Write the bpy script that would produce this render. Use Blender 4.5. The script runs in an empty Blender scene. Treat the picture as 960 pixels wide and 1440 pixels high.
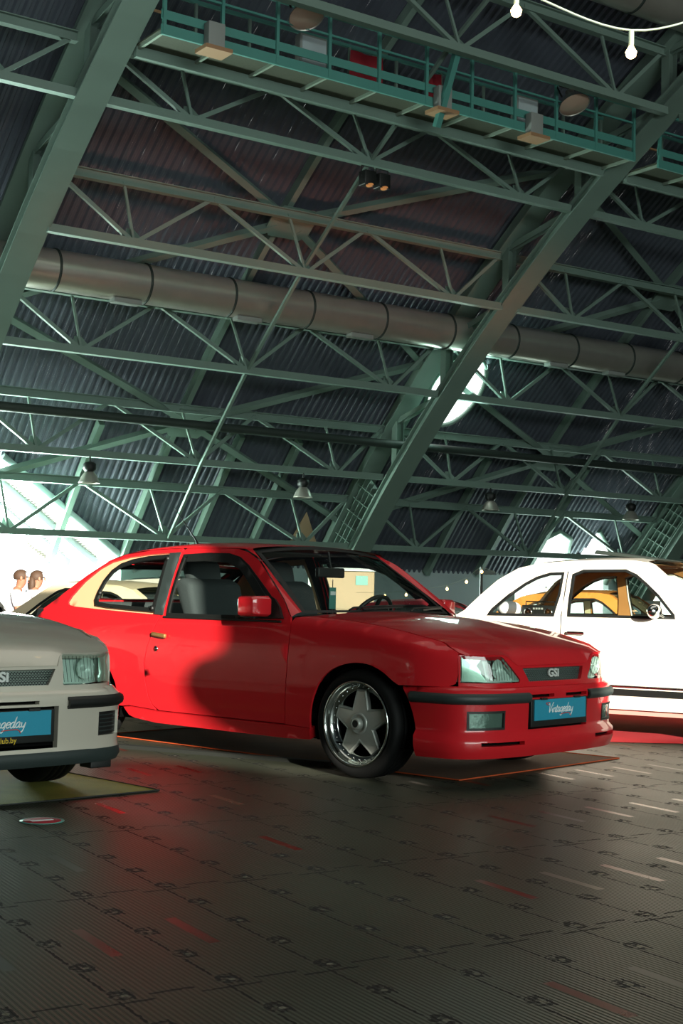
import bpy, math, random
from math import sin, cos, pi, radians, sqrt, atan2
from mathutils import Vector, Matrix
from mathutils.geometry import delaunay_2d_cdt
random.seed(7)
SC = bpy.context.scene
COL = SC.collection

# ------------------------------------------------------------------ materials
def lin(h):
    h = h.lstrip('#'); o = []
    for i in (0, 2, 4):
        c = int(h[i:i+2], 16)/255
        o.append(c/12.92 if c <= .04045 else ((c+.055)/1.055)**2.4)
    return (*o, 1)
class NT:
    def __init__(s, name):
        s.m = bpy.data.materials.new(name); s.m.use_nodes = True
        s.t = s.m.node_tree; s.b = s.t.nodes['Principled BSDF']; s.out = s.t.nodes['Material Output']
    def n(s, ty, **k):
        x = s.t.nodes.new(ty)
        for a, v in k.items(): setattr(x, a, v)
        return x
    def l(s, a, b): s.t.links.new(a, b)
    def math(s, op, a, b=None, c=None):
        x = s.n('ShaderNodeMath', operation=op)
        for i, v in enumerate((a, b, c)):
            if v is None: continue
            if isinstance(v, (int, float)): x.inputs[i].default_value = v
            else: s.l(v, x.inputs[i])
        return x.outputs[0]
    def mix(s, f, a, b):
        x = s.n('ShaderNodeMix', data_type='RGBA')
        for i, v in ((0, f), (6, a), (7, b)):
            if isinstance(v, (int, float, tuple)): x.inputs[i].default_value = v
            else: s.l(v, x.inputs[i])
        return x.outputs[2]
def mat(name, color, rough=.5, metal=0, coat=0, spec=.5, noise=0, nscale=8, bump=0, bscale=60, emit=None, es=0, sheen=0):
    N = NT(name); b = N.b
    c = lin(color) if isinstance(color, str) else color
    b.inputs['Base Color'].default_value = c
    b.inputs['Roughness'].default_value = rough
    b.inputs['Metallic'].default_value = metal
    b.inputs['Coat Weight'].default_value = coat
    b.inputs['Coat Roughness'].default_value = .03
    b.inputs['Specular IOR Level'].default_value = spec
    if noise:
        tc = N.n('ShaderNodeTexCoord'); nz = N.n('ShaderNodeTexNoise'); nz.inputs['Scale'].default_value = nscale
        nz.inputs['Detail'].default_value = 6
        N.l(tc.outputs['Object'], nz.inputs['Vector'])
        d = tuple(v*(1-noise) for v in c[:3])+(1,); u = tuple(min(1, v*(1+noise)) for v in c[:3])+(1,)
        N.l(N.mix(nz.outputs['Fac'], d, u), b.inputs['Base Color'])
    if bump:
        tc = N.n('ShaderNodeTexCoord'); nz = N.n('ShaderNodeTexNoise'); nz.inputs['Scale'].default_value = bscale
        bp = N.n('ShaderNodeBump'); bp.inputs['Strength'].default_value = bump; bp.inputs['Distance'].default_value = .01
        N.l(tc.outputs['Object'], nz.inputs['Vector']); N.l(nz.outputs['Fac'], bp.inputs['Height']); N.l(bp.outputs[0], b.inputs['Normal'])
    if emit:
        b.inputs['Emission Color'].default_value = lin(emit); b.inputs['Emission Strength'].default_value = es
    return N.m
def glass(name, tint, refl=1.0, rough=.0):
    N = NT(name); N.t.nodes.remove(N.b)
    tr = N.n('ShaderNodeBsdfTransparent'); tr.inputs[0].default_value = lin(tint)
    gl = N.n('ShaderNodeBsdfGlossy'); gl.inputs['Roughness'].default_value = rough
    g = N.n('ShaderNodeNewGeometry'); dt = N.n('ShaderNodeVectorMath', operation='DOT_PRODUCT'); N.l(g.outputs['Normal'], dt.inputs[0]); N.l(g.outputs['Incoming'], dt.inputs[1])
    k = N.math('POWER', N.math('SUBTRACT', 1, N.math('ABSOLUTE', dt.outputs['Value'])), 5.0)
    k = N.math('MULTIPLY', N.math('ADD', .05, N.math('MULTIPLY', k, .9)), refl)
    mx = N.n('ShaderNodeMixShader'); N.l(k, mx.inputs[0])
    N.l(tr.outputs[0], mx.inputs[1]); N.l(gl.outputs[0], mx.inputs[2]); N.l(mx.outputs[0], N.out.inputs[0])
    return N.m
M = {}
def body_paint(name, c, rough, metal, coat, spec):
    # outside painted, inside of the shell in dark trim
    m = mat(name, c, rough, metal, coat, spec); t = m.node_tree; b = t.nodes['Principled BSDF']
    g = t.nodes.new('ShaderNodeNewGeometry'); x = t.nodes.new('ShaderNodeMix'); x.data_type = 'RGBA'
    x.inputs[6].default_value = lin(c); x.inputs[7].default_value = lin('#1a1d1e')
    t.links.new(g.outputs['Backfacing'], x.inputs[0]); t.links.new(x.outputs[2], b.inputs['Base Color']); return m
M['red'] = body_paint('red_paint', '#c81f27', .36, 0, .7, .2)
M['silver'] = body_paint('silver_paint', '#cbc4b6', .42, .2, 1, .5)
M['white'] = mat('white_paint', '#efe8da', .4, 0, .8)
M['orange'] = mat('orange_paint', '#d98a3c', .4, 0, .8)
M['cream'] = mat('cream_paint', '#e8d5b0', .45, 0, .6)
M['darkcar'] = mat('dark_paint', '#1b2023', .35, 0, 1)
M['black'] = mat('black_plastic', '#141716', .5)
M['trim'] = mat('grey_black_trim', '#2a3433', .5, bump=.15, bscale=300)
M['void'] = mat('dark_underbody', '#050505', .9, spec=.1)
M['rubber'] = mat('tyre_rubber', '#070808', .7, spec=.25, bump=.1, bscale=200)
M['interior'] = mat('dark_fabric', '#3a4042', .85, bump=.3, bscale=150)
M['chrome'] = mat('chrome', '#c8ccca', .12, 1)
M['alloy'] = mat('alloy', '#b5bab3', .38, .4, noise=.08)
M['polish'] = mat('polished_rim', '#c2c8c4', .16, 1)
M['disc'] = mat('brake_disc', '#3b3a38', .45, .8)
M['glass'] = glass('window_glass', '#ecf3ef', 1.0)
M['lens'] = glass('lamp_glass', '#e6f2ee', 1.3, .05)
M['reflector'] = mat('lamp_reflector', '#dfece4', .35, .15, bump=.5, bscale=14)
M['pillar'] = mat('pillar_sunlit_tint', '#d9b48a', .35, 0, .8)  # body-coloured panel painted cream for the glancing sunlight on it
M['badge'] = mat('badge_silver', '#d5dad6', .4, .2)
M['fogglass'] = mat('fog_lens', '#6f8f82', .15, .6, 1, bump=.3, bscale=40)
M['amber'] = mat('pale_indicator', '#b9d6c6', .2, .3, 1)
M['plate'] = mat('plate_blue', '#2a90ac', .35, noise=.06, nscale=5)
M['letter'] = mat('letter_white', '#e8ecec', .5)
M['letterred'] = mat('letter_red', '#c8403a', .5)
M['yellow'] = mat('letter_yellow', '#d8b62a', .5)
M['pink'] = mat('sticker_pink', '#e7a7a0', .5)
M['tan'] = mat('tan_trim', '#b07a42', .7, noise=.1)
M['brass'] = mat('worn_handle', '#8a6a3c', .35, .4)
M['steel_green'] = mat('green_steel_paint', '#778c82', .5, 0, 0, .4, noise=.10, nscale=1.5)
M['steel_teal'] = mat('teal_steel_paint', '#4f8d83', .5, 0, 0, .4, noise=.10, nscale=1.5)
M['roof'] = mat('roof_sheet', '#5b606b', .5, .2, 0, .4, noise=.15, nscale=.7)
M['roofplain'] = mat('roof_plain', '#55585e', .7, 0)
M['duct'] = mat('galvanised_duct', '#d2ccc2', .28, .72, noise=.10, nscale=3)
M['pipe'] = mat('dark_pipe', '#2b3530', .6)
M['grate'] = mat('deck_grate', '#454a3a', .8, noise=.25, nscale=30)
M['lampbody'] = mat('lamp_black', '#101211', .5)
M['lampbell'] = mat('lamp_bell', '#b9b6ac', .35, .6)
M['bulb'] = mat('bulb_glow', '#fff0c8', .3, emit='#ffd08a', es=22)
M['bulbfar'] = mat('bulb_glow_far', '#fff0c8', .3, emit='#ffca80', es=9)
M['cable'] = mat('pale_cable', '#8fa090', .6)
M['wallb'] = mat('plinth_paint', '#b5c2c4', .75, noise=.08, nscale=1)
M['conc'] = mat('outdoor_concrete', '#b9b6ac', .85, noise=.1, nscale=1)
M['cloth_red'] = mat('red_cloth', '#8a1020', .8)
M['carpet_red'] = mat('red_carpet', '#c3121f', .9, bump=.3, bscale=80)
M['mat_brown'] = mat('brown_mat', '#5b3a20', .85, noise=.35, nscale=6, bump=.3, bscale=120)
M['mat_edge'] = mat('orange_mat_edge', '#b84a1c', .8)
M['mat_yellow'] = mat('olive_mat', '#7a7a24', .8, noise=.4, nscale=5, bump=.3, bscale=120)
M['strip_dark'] = mat('dark_strip', '#20231f', .7)
M['box_grey'] = mat('box_grey', '#8f948f', .6)
M['box_tan'] = mat('box_tan', '#a07a58', .6)
M['panel_cream'] = mat('cream_panel', '#c2a483', .7)
M['skin'] = mat('skin', '#9c6a52', .6)
M['hair'] = mat('hair_brown', '#4a3526', .7)
M['shirt'] = mat('white_shirt', '#e6e3ea', .8)
M['trousers'] = mat('dark_trousers', '#2c3038', .8)
M['wood'] = mat('bench_wood', '#8a6a48', .7)

# ------------------------------------------------------------------ frames
HANG = radians(90-55.5)          # hall axes: l along the hall, c across it
HR = Matrix.Rotation(HANG, 4, 'Z')
ZC = -24.2                       # centre of the vault circle (height)
def pol(th, R): t = radians(th); return (R*sin(t), ZC+R*cos(t))
def hw(l, c, z): return HR @ Vector((l, c, z))

# ------------------------------------------------------------------ mesh builder
class MB:
    def __init__(s): s.v = []; s.f = []; s.sm = []
    def add(s, vs, fs, smooth=False):
        b = len(s.v); s.v += [tuple(v) for v in vs]
        for f in fs: s.f.append(tuple(b+i for i in f)); s.sm.append(smooth)
        return s
    def box(s, x0, x1, y0, y1, z0, z1):
        vs = [(x, y, z) for x in (x0, x1) for y in (y0, y1) for z in (z0, z1)]
        return s.add(vs, [(0, 1, 3, 2), (4, 6, 7, 5), (0, 4, 5, 1), (2, 3, 7, 6), (0, 2, 6, 4), (1, 5, 7, 3)])
    def beam(s, p, q, w, h, up=(0, 0, 1)):
        p, q = Vector(p), Vector(q); d = (q-p).normalized(); u = Vector(up)
        a = d.cross(u)
        if a.length < 1e-5: a = d.cross(Vector((1, 0, 0)))
        a.normalize(); b = a.cross(d).normalized()
        vs = [c+a*(i*w/2)+b*(j*h/2) for c in (p, q) for i, j in ((-1, -1), (1, -1), (1, 1), (-1, 1))]
        return s.add(vs, [(3, 2, 1, 0), (4, 5, 6, 7)]+[(i, (i+1) % 4, 4+(i+1) % 4, 4+i) for i in range(4)])
    def ibeam(s, p, q, w, h, t, up=(0, 0, 1)):
        p, q = Vector(p), Vector(q); d = (q-p).normalized(); u = Vector(up); a = d.cross(u).normalized(); b = a.cross(d).normalized()
        s.beam(p+b*(h/2-t/2), q+b*(h/2-t/2), w, t, up); s.beam(p-b*(h/2-t/2), q-b*(h/2-t/2), w, t, up); s.beam(p, q, t, h-2*t, up)
        return s
    def tube(s, pts, r, n=10, smooth=True, closed=False):
        pts = [Vector(p) for p in pts]; m = len(pts); vs = []; prev = None
        for i, p in enumerate(pts):
            a = pts[(i-1) % m] if closed or i > 0 else p; b = pts[(i+1) % m] if closed or i < m-1 else p
            d = (b-a).normalized()
            if prev is None:
                prev = d.cross(Vector((0, 0, 1)))
                if prev.length < 1e-3: prev = d.cross(Vector((1, 0, 0)))
            x = (prev-d*prev.dot(d)).normalized(); prev = x; y = d.cross(x)
            rr = r[i] if isinstance(r, (list, tuple)) else r
            vs += [p+x*(rr*cos(2*pi*k/n))+y*(rr*sin(2*pi*k/n)) for k in range(n)]
        fs = []
        for i in range(m if closed else m-1):
            j = (i+1) % m
            fs += [(i*n+k, i*n+(k+1) % n, j*n+(k+1) % n, j*n+k) for k in range(n)]
        s.add(vs, fs, smooth)
        if not closed:
            s.add(vs[:n], [tuple(range(n))[::-1]]); s.add(vs[-n:], [tuple(range(n))])
        return s
    def lathe(s, prof, o, ax, n=32, smooth=True, a0=0, a1=2*pi, caps=False):
        o, ax = Vector(o), Vector(ax).normalized()
        x = ax.cross(Vector((0, 0, 1)))
        if x.length < 1e-4: x = Vector((1, 0, 0))
        x.normalize(); y = ax.cross(x); full = abs(a1-a0-2*pi) < 1e-6; cnt = n if full else n+1
        vs = []
        for r, h in prof:
            vs += [o+ax*h+x*(r*cos(a0+(a1-a0)*k/n))+y*(r*sin(a0+(a1-a0)*k/n)) for k in range(cnt)]
        fs = []
        for i in range(len(prof)-1):
            for k in range(n):
                k2 = (k+1) % cnt
                fs.append((i*cnt+k, i*cnt+k2, (i+1)*cnt+k2, (i+1)*cnt+k))
        s.add(vs, fs, smooth)
        if caps:
            s.add(vs[:cnt], [tuple(range(cnt))[::-1]]); s.add(vs[-cnt:], [tuple(range(cnt))])
        return s
    def prism(s, poly, e):
        e = Vector(e); n = len(poly); P = [Vector(p) for p in poly]
        return s.add(P+[p+e for p in P], [tuple(range(n))[::-1], tuple(range(n, 2*n))]+[(i, (i+1) % n, n+(i+1) % n, n+i) for i in range(n)])
    def grid(s, fn, us, vs_, smooth=True):
        V = [fn(u, v) for u in us for v in vs_]; m = len(vs_)
        return s.add(V, [(i*m+j, i*m+j+1, (i+1)*m+j+1, (i+1)*m+j) for i in range(len(us)-1) for j in range(m-1)], smooth)
    def ball(s, c, r, n=16, sc=(1, 1, 1)):
        c = Vector(c); pr = [(max(1e-4, sin(pi*i/n)), -cos(pi*i/n)) for i in range(n+1)]
        V = [c+Vector((a*cos(2*pi*k/(2*n))*sc[0], a*sin(2*pi*k/(2*n))*sc[1], b*sc[2]))*r for a, b in pr for k in range(2*n)]; m = 2*n
        return s.add(V, [(i*m+k, i*m+(k+1) % m, (i+1)*m+(k+1) % m, (i+1)*m+k) for i in range(n) for k in range(m)], True)
    def build(s, name, m, parent=None, origin=None, hall=False, bevel=0, sub=0):
        vs = s.v
        if origin is not None: vs = [(v[0]-origin[0], v[1]-origin[1], v[2]-origin[2]) for v in vs]
        me = bpy.data.meshes.new(name); me.from_pydata(vs, [], s.f)
        me.polygons.foreach_set('use_smooth', s.sm)
        if isinstance(m, (list, tuple)):
            for q in m: me.materials.append(q)
        else: me.materials.append(m)
        me.update()
        o = bpy.data.objects.new(name, me); COL.objects.link(o)
        if parent is not None: o.parent = parent
        if hall: o.rotation_euler = (0, 0, HANG)
        if origin is not None: o.location = (HR @ Vector(origin)) if hall else origin
        if bevel:
            b = o.modifiers.new('bevel', 'BEVEL'); b.width = bevel; b.segments = 3; b.limit_method = 'ANGLE'
            for p in me.polygons: p.use_smooth = True
        if sub:
            b = o.modifiers.new('sub', 'SUBSURF'); b.levels = sub; b.render_levels = sub
            for p in me.polygons: p.use_smooth = True
        return o
def orient(o, d):
    me = o.data; d = Vector(d); a = Vector()
    for p in me.polygons: a += p.normal*p.area
    if a.dot(d) < 0: me.flip_normals()
    return o
def tag(o, label=None, cat=None, group=None, kind=None):
    if label: o['label'] = label
    if cat: o['category'] = cat
    if group: o['group'] = group
    if kind: o['kind'] = kind
    return o
def thing(name, label, cat, loc=(0, 0, 0), rz=0, group=None, hall=False):
    o = bpy.data.objects.new(name, None); COL.objects.link(o); o.empty_display_size = .2
    o.location = (HR @ Vector(loc)) if hall else loc
    o.rotation_euler = (0, 0, (HANG if hall else 0)+rz)
    return tag(o, label, cat, group)
def copy_tree(o, parent=None):
    c = o.copy(); COL.objects.link(c)
    if parent is not None: c.parent = parent
    for ch in list(o.children): copy_tree(ch, c)
    return c
def text_mesh(name, body, size, m, parent, mw, shear=0, align='CENTER', extrude=.0015, offset=0, sx=1):
    cu = bpy.data.curves.new(name, 'FONT'); cu.body = body; cu.size = size; cu.shear = shear; cu.align_x = align; cu.align_y = 'CENTER'
    cu.extrude = extrude; cu.offset = offset; cu.resolution_u = 3
    t = bpy.data.objects.new(name+'_tmp', cu); COL.objects.link(t)
    dg = bpy.context.evaluated_depsgraph_get(); dg.update()
    me = bpy.data.meshes.new_from_object(t.evaluated_get(dg)); bpy.data.objects.remove(t)
    me.transform(mw @ Matrix.Diagonal((sx, 1, 1, 1))); me.materials.clear(); me.materials.append(m); me.name = name
    o = bpy.data.objects.new(name, me); COL.objects.link(o); o.parent = parent
    return o

# ------------------------------------------------------------------ trimmed surface panels
def pin(x, y, P):
    r = False; j = len(P)-1
    for i in range(len(P)):
        a, b = P[i], P[j]
        if (a[1] > y) != (b[1] > y) and x < (b[0]-a[0])*(y-a[1])/(b[1]-a[1])+a[0]: r = not r
        j = i
    return r
def dens(P, step):
    o = []
    for i in range(len(P)):
        a, b = P[i], P[(i+1) % len(P)]; d = math.hypot(b[0]-a[0], b[1]-a[1]); n = max(1, int(math.ceil(d/step)))
        o += [(a[0]+(b[0]-a[0])*k/n, a[1]+(b[1]-a[1])*k/n) for k in range(n)]
    return o
def cat(P, n=6, closed=False):
    """Catmull-Rom through the points"""
    m = len(P); o = []
    for i in range(m if closed else m-1):
        g = (lambda k: P[k % m]) if closed else (lambda k: P[min(max(k, 0), m-1)])
        p0, p1, p2, p3 = g(i-1), g(i), g(i+1), g(i+2)
        for k in range(n):
            t = k/n
            o.append(tuple(.5*((2*b)+(-a+c)*t+(2*a-5*b+4*c-d)*t*t+(-a+3*b-3*c+d)*t**3) for a, b, c, d in zip(p0, p1, p2, p3)))
    if not closed: o.append(tuple(P[-1]))
    return o
def inset(P, d):
    n = len(P); A = sum(P[i][0]*P[(i+1) % n][1]-P[(i+1) % n][0]*P[i][1] for i in range(n)); sg = 1 if A > 0 else -1; o = []
    for i in range(n):
        a, b, c = P[i-1], P[i], P[(i+1) % n]
        d1 = Vector((b[0]-a[0], b[1]-a[1])); d2 = Vector((c[0]-b[0], c[1]-b[1]))
        if d1.length < 1e-7 or d2.length < 1e-7: o.append(b); continue
        d1.normalize(); d2.normalize()
        nn = Vector((-d1.y-d2.y, d1.x+d2.x)); L = max(nn.length, .6); nn = nn.normalized()*(2/L)
        o.append((b[0]+sg*nn.x*d, b[1]+sg*nn.y*d))
    return o
def panel(name, outline, fn, m, parent, out, holes=(), step=.05, rim=.014, lift=0, mb=None):
    out = Vector(out)
    loops = [dens(outline, step)]+[dens(h, step) for h in holes]
    P = []; E = []
    for L in loops:
        b = len(P); P += L; E += [(b+i, b+(i+1) % len(L)) for i in range(len(L))]
    xs = [p[0] for p in loops[0]]; ys = [p[1] for p in loops[0]]
    bs = list(P)
    cell = {}
    for q in bs: cell.setdefault((int(q[0]//step), int(q[1]//step)), []).append(q)
    r = 0; y = min(ys)
    while y < max(ys):
        x = min(xs)+(step/2 if r % 2 else 0)
        while x < max(xs):
            if pin(x, y, loops[0]) and not any(pin(x, y, h) for h in loops[1:]):
                cx, cy = int(x//step), int(y//step); ok = True
                for i in (-1, 0, 1):
                    for j in (-1, 0, 1):
                        for q in cell.get((cx+i, cy+j), ()):
                            if (q[0]-x)**2+(q[1]-y)**2 < (.45*step)**2: ok = False
                if ok: P.append((x, y))
            x += step
        y += step*.87; r += 1
    V, Ed, F, *_ = delaunay_2d_cdt([Vector(p) for p in P], E, [], 0, 1e-6)
    tri = []
    for f in F:
        cx = sum(V[i].x for i in f)/len(f); cy = sum(V[i].y for i in f)/len(f)
        if pin(cx, cy, loops[0]) and not any(pin(cx, cy, h) for h in loops[1:]): tri.append(tuple(f))
    W = [Vector(fn(v.x, v.y)) for v in V]
    def nor(f): return (W[f[1]]-W[f[0]]).cross(W[f[2]]-W[f[0]])
    acc = Vector()
    for f in tri: acc += nor(f)
    if acc.dot(out) < 0: tri = [t[::-1] for t in tri]
    nv = [Vector() for _ in W]
    cnt = {}
    for f in tri:
        n_ = nor(f)
        for i in f: nv[i] += n_
        for a, b in zip(f, f[1:]+f[:1]): cnt[(a, b)] = 1
    nv = [n_.normalized() if n_.length > 0 else out for n_ in nv]
    if lift: W = [w+n_*lift for w, n_ in zip(W, nv)]
    use = sorted({i for f in tri for i in f}); idx = {i: k for k, i in enumerate(use)}
    mb = mb or MB()
    mb.add([W[i] for i in use], [tuple(idx[i] for i in f) for f in tri], True)
    if rim:
        for (a, b) in list(cnt):
            if (b, a) not in cnt:
                mb.add([W[a], W[b], W[b]-nv[b]*rim, W[a]-nv[a]*rim], [(3, 2, 1, 0)], False)
    if name is None: return mb
    return mb.build(name, m, parent)
def interp(K):
    K = sorted(K)
    xs = [k[0] for k in K]; ys = [k[1] for k in K]; n = len(xs)
    d = [(ys[i+1]-ys[i])/(xs[i+1]-xs[i]) for i in range(n-1)]
    t = [d[0]]+[0 if d[i-1]*d[i] <= 0 else 2*d[i-1]*d[i]/(d[i-1]+d[i]) for i in range(1, n-1)]+[d[-1]]
    def f(x):
        if x <= xs[0]: return ys[0]
        if x >= xs[-1]: return ys[-1]
        i = 0
        while x > xs[i+1]: i += 1
        h = xs[i+1]-xs[i]; u = (x-xs[i])/h
        return (2*u**3-3*u**2+1)*ys[i]+(u**3-2*u*u+u)*h*t[i]+(-2*u**3+3*u*u)*ys[i+1]+(u**3-u*u)*h*t[i+1]
    return f
def sstep(a, b, x):
    t = min(1, max(0, (x-a)/(b-a))); return t*t*(3-2*t)
def lins(a, b, n): return [a+(b-a)*i/(n-1) for i in range(n)]
M['mirror_red'] = mat('mirror_red', '#c8222a', .3, 0, 1, .25)
# ------------------------------------------------------------------ wheels
def star_wheel(root, x, sg, z, yo, mats, steel=False):
    o = Vector((x, sg*yo, z)); ax = Vector((0, sg, 0)); ex = Vector((1, 0, 0)); ez = Vector((0, 0, 1))
    def P(r, a, h): return o+ex*(r*cos(a))+ez*(r*sin(a))+ax*h
    w = MB(); outl = []
    for k in range(5):
        a = pi/2+2*pi*k/5; c = Vector((cos(a), sin(a))); t = Vector((-sin(a), cos(a)))
        for s_ in (-.034, .034):
            q = c*.19+t*s_; outl.append((q.x, q.y))
        b = a+pi/5; outl.append((.102*cos(b), .102*sin(b)))
    def lay(poly, hf): return [o+ex*p[0]+ez*p[1]+ax*hf(math.hypot(*p)) for p in poly]
    n = len(outl); inn = inset(outl, .007)
    A = lay(outl, lambda r: -.05-.02*r/.19); B = lay(outl, lambda r: -.03-.015*r/.19); Cc = lay(inn, lambda r: -.024-.015*r/.19)
    D = lay(inset(outl, .014), lambda r: -.028-.015*r/.19)
    for U, V in ((A, B), (B, Cc), (Cc, D)):
        w.add(U+V, [(i, (i+1) % n, n+(i+1) % n, n+i) for i in range(n)])
    w.add(D+[o+ax*-.027], [(i, (i+1) % n, n) for i in range(n)])
    w.lathe([(.062, -.026), (.058, -.018), (.05, -.018), (.046, -.03), (.03, -.034)], o, ax, 40)
    wheel = w.build('wheel', mats[0], root)
    t = MB(); pr = [(.236, -.012), (.250, .004), (.272, .007), (.290, -.002), (.301, -.02), (.3045, -.045)]
    for g in (-.068, -.104, -.14): pr += [(.305, g+.006), (.298, g+.005), (.298, g-.005), (.305, g-.006)]
    pr += [(.3045, -.165), (.301, -.188), (.286, -.206), (.25, -.212), (.236, -.205)]
    t.lathe(pr, o, ax, 64)
    t.build('tyre', M['rubber'], wheel)
    if not steel:
        l = MB(); l.lathe([(.236, -.012), (.241, .002), (.240, .009), (.233, .011), (.227, .004), (.222, -.016), (.217, -.046), (.19, -.052), (.184, -.058), (.180, -.10), (.178, -.2)], o, ax, 64)
        l.build('rim_lip', M['polish'], wheel)
        b = MB()
        for k in range(30):
            a = 2*pi*k/30+.05; b.lathe([(.0045, -.05), (.0045, -.043), (.0005, -.041)], P(.203, a, 0), ax, 6)
        b.build('rim_bolt_ring', M['chrome'], wheel)
    h = MB(); h.lathe([(.032, -.034), (.031, .004), (.026, .008), (.021, .007)], o, ax, 32); h.build('hub_cap', M['alloy'], wheel)
    h = MB(); h.lathe([(.021, .0065), (.0005, .006)], o, ax, 32); h.build('hub_badge', M['black'], wheel)
    d = MB(); d.lathe([(.13, -.10), (.13, -.12), (.07, -.12), (.07, -.095), (.0005, -.095)], o, ax, 48); d.build('brake_disc', M['disc'], wheel)
    bk = MB(); bk.lathe([(.178, -.195), (.0005, -.195)], o, ax, 32); bk.build('wheel_back', M['void'], wheel)
    return wheel
# ------------------------------------------------------------------ hatchback (both the red and the silver car)
Sz = interp([(.10, .785), (.18, .79), (.26, .812), (.36, .822), (.5, .830), (.62, .833), (.75, .826), (.88, .803), (1.0, .762), (1.15, .702), (1.27, .642), (1.36, .585)])
def S0(x, z):
    w = Sz(z)+.0035*math.exp(-((z-.508)/.012)**2)
    if x > .1: w -= .216*(x-.1)**2+.9*max(0, x-.35)**2
    if x < -2.3: w -= .05*(x+2.3)**2
    return w
pcb = interp([(-.47, .925), (-.1, .902), (.25, .857), (.45, .815), (.60, .774), (.70, .738), (.78, .705)])
def sweep(y):
    a = abs(y); return .07*(a/.76)**3+.09*max(0, (a-.5)/.2)**2
x0z = interp([(.53, .772), (.58, .768), (.65, .750), (.72, .714)])
def Ff(y, z):
    return (.768+(x0z(z)-.768)*(1-min(1, (abs(y)/.76)**2))-sweep(y), y, z)
NOSE = [.34, .455]
def hfront(y):
    a = abs(y); t = sstep(*NOSE, a); zf = .657+.059*t
    return Ff(y, zf)[0]+.004, zf
def hoodz(x, y):
    xf, zf = hfront(y); cr = .03*(y/.7)**2; d = max(0, xf-x)
    g = (1-d/.10)**2.2 if d < .10 else 0
    return pcb(x)-cr-(pcb(xf)-cr-zf)*g
def rdx(x): return .10*(1-sstep(.46, .60, x))+.012
def yh(x): return S0(x, .80 if x < .3 else .74)-rdx(x)
def zt(x): return hoodz(x, yh(x))
RH = .05
def Sf(x, z):
    t = zt(x)
    w = S0(x, z)
    if z > t-RH:
        u = min(1, (z-(t-RH))/RH); d = rdx(x); w = S0(x, z)*(1-u)+(yh(x)+d)*u-d*(1-sqrt(max(0, 1-u*u)))
    return w
_bp = cat([(.28, -.80), (.36, -.80), (.45, -.797), (.54, -.787), (.62, -.765), (.685, -.715), (.735, -.63), (.768, -.50), (.790, -.30), (.797, 0), (.790, .30), (.768, .50), (.735, .63), (.685, .715), (.62, .765), (.54, .787), (.45, .797), (.36, .80), (.28, .80)], 8)
_bs = [0.0]
for a, b in zip(_bp, _bp[1:]): _bs.append(_bs[-1]+math.hypot(b[0]-a[0], b[1]-a[1]))
BL = _bs[-1]
def bpath(s):
    s = min(max(s, 0), BL); i = 0; j = len(_bs)-1
    while j-i > 1:
        k = (i+j)//2
        if _bs[k] <= s: i = k
        else: j = k
    t = (s-_bs[i])/(_bs[i+1]-_bs[i]); a, b = _bp[i], _bp[i+1]
    def tang(k):
        p, q = _bp[max(k-1, 0)], _bp[min(k+1, len(_bp)-1)]; d = Vector((q[0]-p[0], q[1]-p[1])); return d.normalized()
    d = (tang(i)*(1-t)+tang(i+1)*t).normalized()
    return Vector((a[0]+(b[0]-a[0])*t, a[1]+(b[1]-a[1])*t)), Vector((d.y, -d.x))
def s_x(x, left=False):      # arclength where the side of the bumper is at x
    for i in range(len(_bp)-1):
        a, b = _bp[i], _bp[i+1]
        if a[0] <= x <= b[0] and b[0] > a[0]:
            s = _bs[i]+(_bs[i+1]-_bs[i])*(x-a[0])/(b[0]-a[0]); return BL-s if left else s
def s_y(y):
    for i in range(len(_bp)-1):
        a, b = _bp[i], _bp[i+1]
        if a[1] <= y <= b[1] and b[1] > a[1]: return _bs[i]+(_bs[i+1]-_bs[i])*(y-a[1])/(b[1]-a[1])
    return BL/2
QW = [(-2.37, .915), (-2.395, .955), (-2.39, 1.01), (-2.365, 1.09), (-2.32, 1.155), (-2.25, 1.20), (-2.15, 1.228), (-2.0, 1.25), (-1.80, 1.262), (-1.785, 1.17), (-1.77, 1.02), (-1.765, .885), (-2.0, .893), (-2.24, .903)]
QR = [(-1.79, 1.275), (-1.772, 1.02), (-1.755, .872), (-2.0, .880), (-2.35, .893), (-2.60, .905), (-2.67, .915), (-2.69, .935), (-2.67, .975), (-2.58, 1.075), (-2.46, 1.165), (-2.36, 1.212), (-2.2, 1.245), (-2.0, 1.265)]
DW = [(-1.665, 1.262), (-1.43, 1.272), (-1.24, 1.268), (-1.13, 1.245), (-1.03, 1.195), (-.90, 1.11), (-.77, 1.02), (-.68, .945), (-.63, .895), (-.62, .876), (-.74, .870), (-1.15, .862), (-1.64, .862), (-1.655, 1.0)]
def wing(name, poly, m, root, sg, step=.05, holes=(), fn=None, rim=.014, lift=0):
    f = fn or S0
    return panel(name, poly, (lambda x, z: (x, sg*f(x, z), z)), m, root, (0, sg, 0), holes, step, rim, lift)
def hexmat(name, base, hole, pitch):
    N = NT(name); tc = N.n('ShaderNodeTexCoord'); sp = N.n('ShaderNodeSeparateXYZ'); N.l(tc.outputs['Object'], sp.inputs[0])
    k = 2*pi/pitch
    a = N.math('SINE', N.math('MULTIPLY', sp.outputs[1], k)); b = N.math('SINE', N.math('MULTIPLY', sp.outputs[2], k*1.1))
    f = N.math('GREATER_THAN', N.math('MULTIPLY', a, b), .12)
    N.l(N.mix(f, lin(base), lin(hole)), N.b.inputs['Base Color']); N.b.inputs['Roughness'].default_value = .45
    return N.m
M['grille_red'] = hexmat('fine_grille', '#5d6b66', '#161c1a', .018)
M['grille_silver'] = hexmat('hex_grille', '#7b8a80', '#121a18', .016)
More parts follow.
